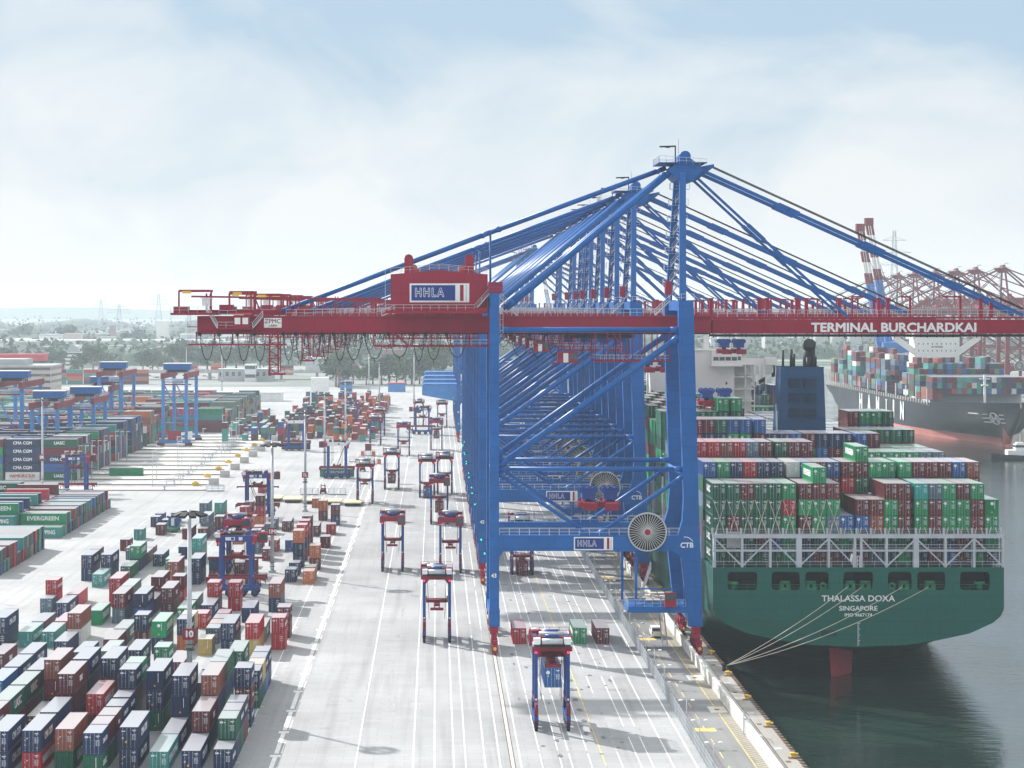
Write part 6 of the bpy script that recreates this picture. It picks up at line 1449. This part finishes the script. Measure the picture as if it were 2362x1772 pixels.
# motorway on piers
t = thing('motorway_bridge', 'long elevated grey motorway crossing behind the yard', 'bridge', (-180, 1865, 0)); b = MB(); b.box(-420, 300, 0, 18, 5.6, 7.2); b.build('deck', 'silo', t); b = MB(); b.box(-420, 300, -.4, -.05, 5.9, 8.2); b.build('parapet', 'conc', t)
for k in range(24): b = MB(); b.box(-400 + k * 30, -398.4 + k * 30, 3, 14, 0, 5.6); b.build('pier', 'silo', t)
for k in range(12): vehicle(-300 + k * 26 + (k * 7 % 11), 1868, 'small %s car on the motorway, %s from the left' % (('white', 'grey')[k % 2], ORD(k + 1)), ('white', 'silo')[k % 2], False, R(90), 7.22, 'cars on the motorway')
# portal bridge of steel over the far river arm
# ================================================================ trees
LM = []
for i, c in enumerate(((.09, .13, .075), (.11, .16, .08), (.075, .12, .08))):
    LM.append(paint('foliage', c, 0.95, dirt=0.3, scale=0.6, spec=0.05)); M_['leaf%d' % i] = LM[-1]
def crown_mesh(seed, mat, n=900):
    r_ = random.Random(seed); b = MB(); lobes = [(r_.uniform(-3.6, 3.6), r_.uniform(-3.6, 3.6), r_.uniform(5, 12.5), r_.uniform(1.8, 3.4)) for _ in range(11)]
    for k in range(n):
        cx, cy, cz, rr = r_.choice(lobes); v = Vector((r_.gauss(0, 1), r_.gauss(0, 1), r_.gauss(0, .8))).normalized() * rr * r_.uniform(.7, 1.05); p = Vector((cx, cy, cz)) + v
        a = Vector((r_.gauss(0, 1), r_.gauss(0, 1), r_.gauss(0, 1))).normalized() * r_.uniform(.35, .75); d = a.cross(Vector((r_.gauss(0, 1), r_.gauss(0, 1), r_.gauss(0, 1)))).normalized() * r_.uniform(.35, .7); i = len(b.v)
        b.v += [tuple(p - a), tuple(p + d), tuple(p + a), tuple(p - d)]; b.quad([i, i + 1, i + 2, i + 3])
    return b.mesh('crown', mat)
CR = [crown_mesh(s, 'leaf%d' % (s % 3)) for s in range(5)]
b = MB(); b.tube((0, 0, 0), (0, 0, 6), .5, .25, 8)
for k in range(5): a_ = k * 1.3; b.tube((0, 0, 4 + k * .5), (2.4 * math.cos(a_), 2.4 * math.sin(a_), 8 + k * .6), .2, .08, 5)
TK = b.mesh('trunk', 'brown')
rt = random.Random(17)
def tree(x, y, s, i, lab, grp): t = thing('tree', lab, 'tree', (x, y, -.1), rt.uniform(0, 6), grp); t.scale = (s * rt.uniform(.9, 1.25), s, s * rt.uniform(.8, 1.1)); link('crown', CR[i % 5], t); link('trunk', TK, t)
spots = [(190, 1990, 1.3), (175, 1960, 1.1), (118, 2190, 1.5), (135, 2200, 1.4), (215, 2150, 1.7), (228, 2160, 1.3), (245, 2120, 1.2), (330, 2080, 1.6), (352, 2110, 1.5), (380, 2060, 1.3), (410, 2140, 1.9), (432, 2180, 2.0), (455, 2130, 1.8), (478, 2160, 1.9), (500, 2120, 1.6), (520, 2160, 1.8), (545, 2150, 1.9), (570, 2170, 1.8), (600, 2140, 1.7), (625, 2120, 1.6), (10, 2200, 1.6), (25, 2210, 1.4), (775, 1700, 1.9), (790, 1720, 1.7), (782, 1690, 2.4), (815, 1760, 1.2), (845, 1740, 1.3), (860, 1760, 1.4), (880, 1750, 1.8), (898, 1760, 1.9), (915, 1750, 1.5), (935, 1740, 1.8), (950, 1755, 1.9), (968, 1760, 1.6), (985, 1790, 2.0), (1000, 1800, 2.0), (1020, 1850, 2.2), (990, 2200, 2.0), (1010, 2230, 2.0), (960, 2250, 1.9), (165, 3400, 2.6), (150, 3420, 2.2), (300, 3300, 2.2), (322, 3350, 2.0), (60, 3600, 2.2), (30, 3580, 2.0)]
for i, (u, D, s) in enumerate(spots): tree((u - CX) * D / F, D, s, i, '%s tree in the hazy background, %s of these trees from left' % (('dark green', 'mid green', 'olive green')[i % 3], ORD(i + 1)), 'background trees')
b = MB(); rw = random.Random(2)                              # far woods that read as one mass
for k in range(11000):
    D = rw.choice([2320, 2420, 2600, 2900, 3300, 3900, 4700, 5600, 6500]) + rw.uniform(-60, 60); x = rw.uniform(-.21, .28) * D
    if x > 45 and D < 2500: continue
    hgt = (9 + 5 * math.sin(x * .02 + D) + rw.uniform(-3, 4)) * (1 + D / 7000); s = D / 500 * rw.uniform(.6, 1.2)
    s = min(s, 3.6); p = Vector((x, D, rw.uniform(.5, 1.05) * hgt)); a = Vector((rw.gauss(0, 1), rw.gauss(0, .6), rw.gauss(0, .6))).normalized() * s; d = a.cross(Vector((rw.gauss(0, 1), rw.gauss(0, 1), rw.gauss(0, 1)))).normalized() * s * .8; i = len(b.v)
    b.v += [tuple(p - a), tuple(p + d), tuple(p + a), tuple(p - d)]; b.quad([i, i + 1, i + 2, i + 3])
for D in (2345, 2445, 2625, 2925, 3325, 3925, 4725, 5625, 6525):      # undergrowth ridge beneath the leaves
    x = -.22 * D; rows_ = []
    while x < .29 * D:
        h1 = (9 + 5 * math.sin(x * .02 + D) + rw.uniform(-2.5, 2.5)) * (1 + D / 7000) * .86
        if x > 45 and D < 2500: h1 = .2
        i = len(b.v); b.v += [(x, D - 45, 0), (x + rw.uniform(-3, 3), D - 25, h1 * .75), (x, D, h1), (x, D + 40, 0)]; rows_.append(i); x += D / 330
    for i, j in zip(rows_, rows_[1:]):
        for q in range(3): b.quad([i + q, j + q, j + q + 1, i + q + 1])
M_['woods'] = paint('woods_foliage', (.085, .12, .085), .95, dirt=.25, scale=.05, spec=.05)
b.build('far_woods', 'woods', label='hazy far woods along the horizon', cat='woods', kind='stuff')
b = MB(); n_ = 60; pts = []
for k in range(n_ + 1):
    x = -6500 + 13000 * k / n_; h_ = 40 + 10 * math.sin(k * .37) + 7 * math.sin(k * .91 + 1) - max(0, (x + 1200)) * .008; b.v += [(x, 10600, 0), (x, 11000, max(20, h_)), (x, 11400, 0)]
for k in range(n_):
    i = k * 3; b.quad([i, i + 3, i + 4, i + 1], 0, True); b.quad([i + 1, i + 4, i + 5, i + 2], 0, True)
b.build('hills', 'leaf0', kind='structure')
# ================================================================ big things across the basin
def pylon(u, D, hgt, lab):
    t = thing('power_pylon', lab, 'pylon', ((u - CX) * D / F, D, 0)); b = MB()
    for i in range(12):
        a, e = i / 12, (i + 1) / 12; wa, we = 9 * (1 - a) ** 1.3 + 1.6, 9 * (1 - e) ** 1.3 + 1.6; za, ze = a * hgt, e * hgt
        for sx in (-1, 1):
            for sy in (-1, 1): b.beam((sx * wa, sy * wa, za), (sx * we, sy * we, ze), .7)
            b.beam((-sx * wa, -wa, za), (sx * we, -we, ze), .45)
    b.build('tower', 'silo', t)
    for z, w in ((.72, 26), (.82, 22), (.92, 15)): bb = MB(); bb.beam((-w, 0, z * hgt), (w, 0, z * hgt), .7); bb.beam((-w, 0, z * hgt), (0, 0, z * hgt + 5), .4); bb.beam((w, 0, z * hgt), (0, 0, z * hgt + 5), .4); bb.build('cross_arm', 'silo', t)
pylon(2063, 2900, 160, 'tall lattice power pylon behind the red cranes'); pylon(366, 5200, 92, 'thin far power pylon on the left horizon'); pylon(233, 5800, 80, 'farthest power pylon on the left horizon'); pylon(275, 4700, 66, 'short pylon above the yellow warehouse')
def raised(u, D, k, lab):
    x = (u - CX) * D / F; t = thing('crane_boom', lab, 'crane', (x, D, 0), 0, 'crane booms raised across the basin'); top = Vector((0, 0, 108 + k * 4)); foot = Vector((17, 0, 10))
    def seg(a, e, m, w, n='boom_section'): b = MB(); p, q = foot.lerp(top, a), foot.lerp(top, e); b.beam(p + Vector((-1.6, 0, 0)), q + Vector((-1.6, 0, 0)), w * .3, w * .7); b.beam(p + Vector((1.6, 0, 0)), q + Vector((1.6, 0, 0)), w * .3, w * .7); b.beam(p, q, w * .2, w * .4); b.build(n, m, t)
    seg(0, .66, 'bluel', 4.4)
    for i, m in enumerate(('brick', 'white', 'brick', 'white', 'brick')): seg(.66 + i * .066, .726 + i * .066 - .001, m, 4.2 - i * .15)
    b = MB(); b.box(-2.5, 2.5, -2, 2, 108 + k * 4 - 2, 108 + k * 4 + 2.5); b.beam((3, 0, 96), (17, 0, 60), .3); b.beam((4, 0, 80), (20, 0, 50), .3); b.build('boom_head', 'brick', t)
    b = MB(); b.box(12, 30, -9, 9, 34, 40); b.box(12, 15, -9, -6, 0, 34); b.box(12, 15, 6, 9, 0, 34); b.box(27, 30, -9, -6, 0, 34); b.box(27, 30, 6, 9, 0, 34); b.build('portal', 'bluel', t)
raised(1984, 1330, 0, 'left one of two raised crane booms with red and white tips'); raised(2004, 1345, 1, 'right one of two raised crane booms with red and white tips')
raised(1250, 2600, 0, 'far raised crane boom behind the quay cranes')
# ================================================================ haze
b = MB(); b.box(-7000, 7000, -60, 12500, -14.5, 150)
hm = bpy.data.materials.new('haze'); hm.use_nodes = True; ht = hm.node_tree; ht.nodes.clear(); ho = N(ht, 'ShaderNodeOutputMaterial'); hv = N(ht, 'ShaderNodeVolumePrincipled'); hv.inputs['Density'].default_value = 0.0001; hv.inputs['Color'].default_value = (0.80, 0.91, 1.0, 1); hv.inputs['Anisotropy'].default_value = 0.0; L(ht, hv, 0, ho, 'Volume')
b.build('haze', hm, kind='stuff', label='pale bluish air haze over the whole port', cat='haze')
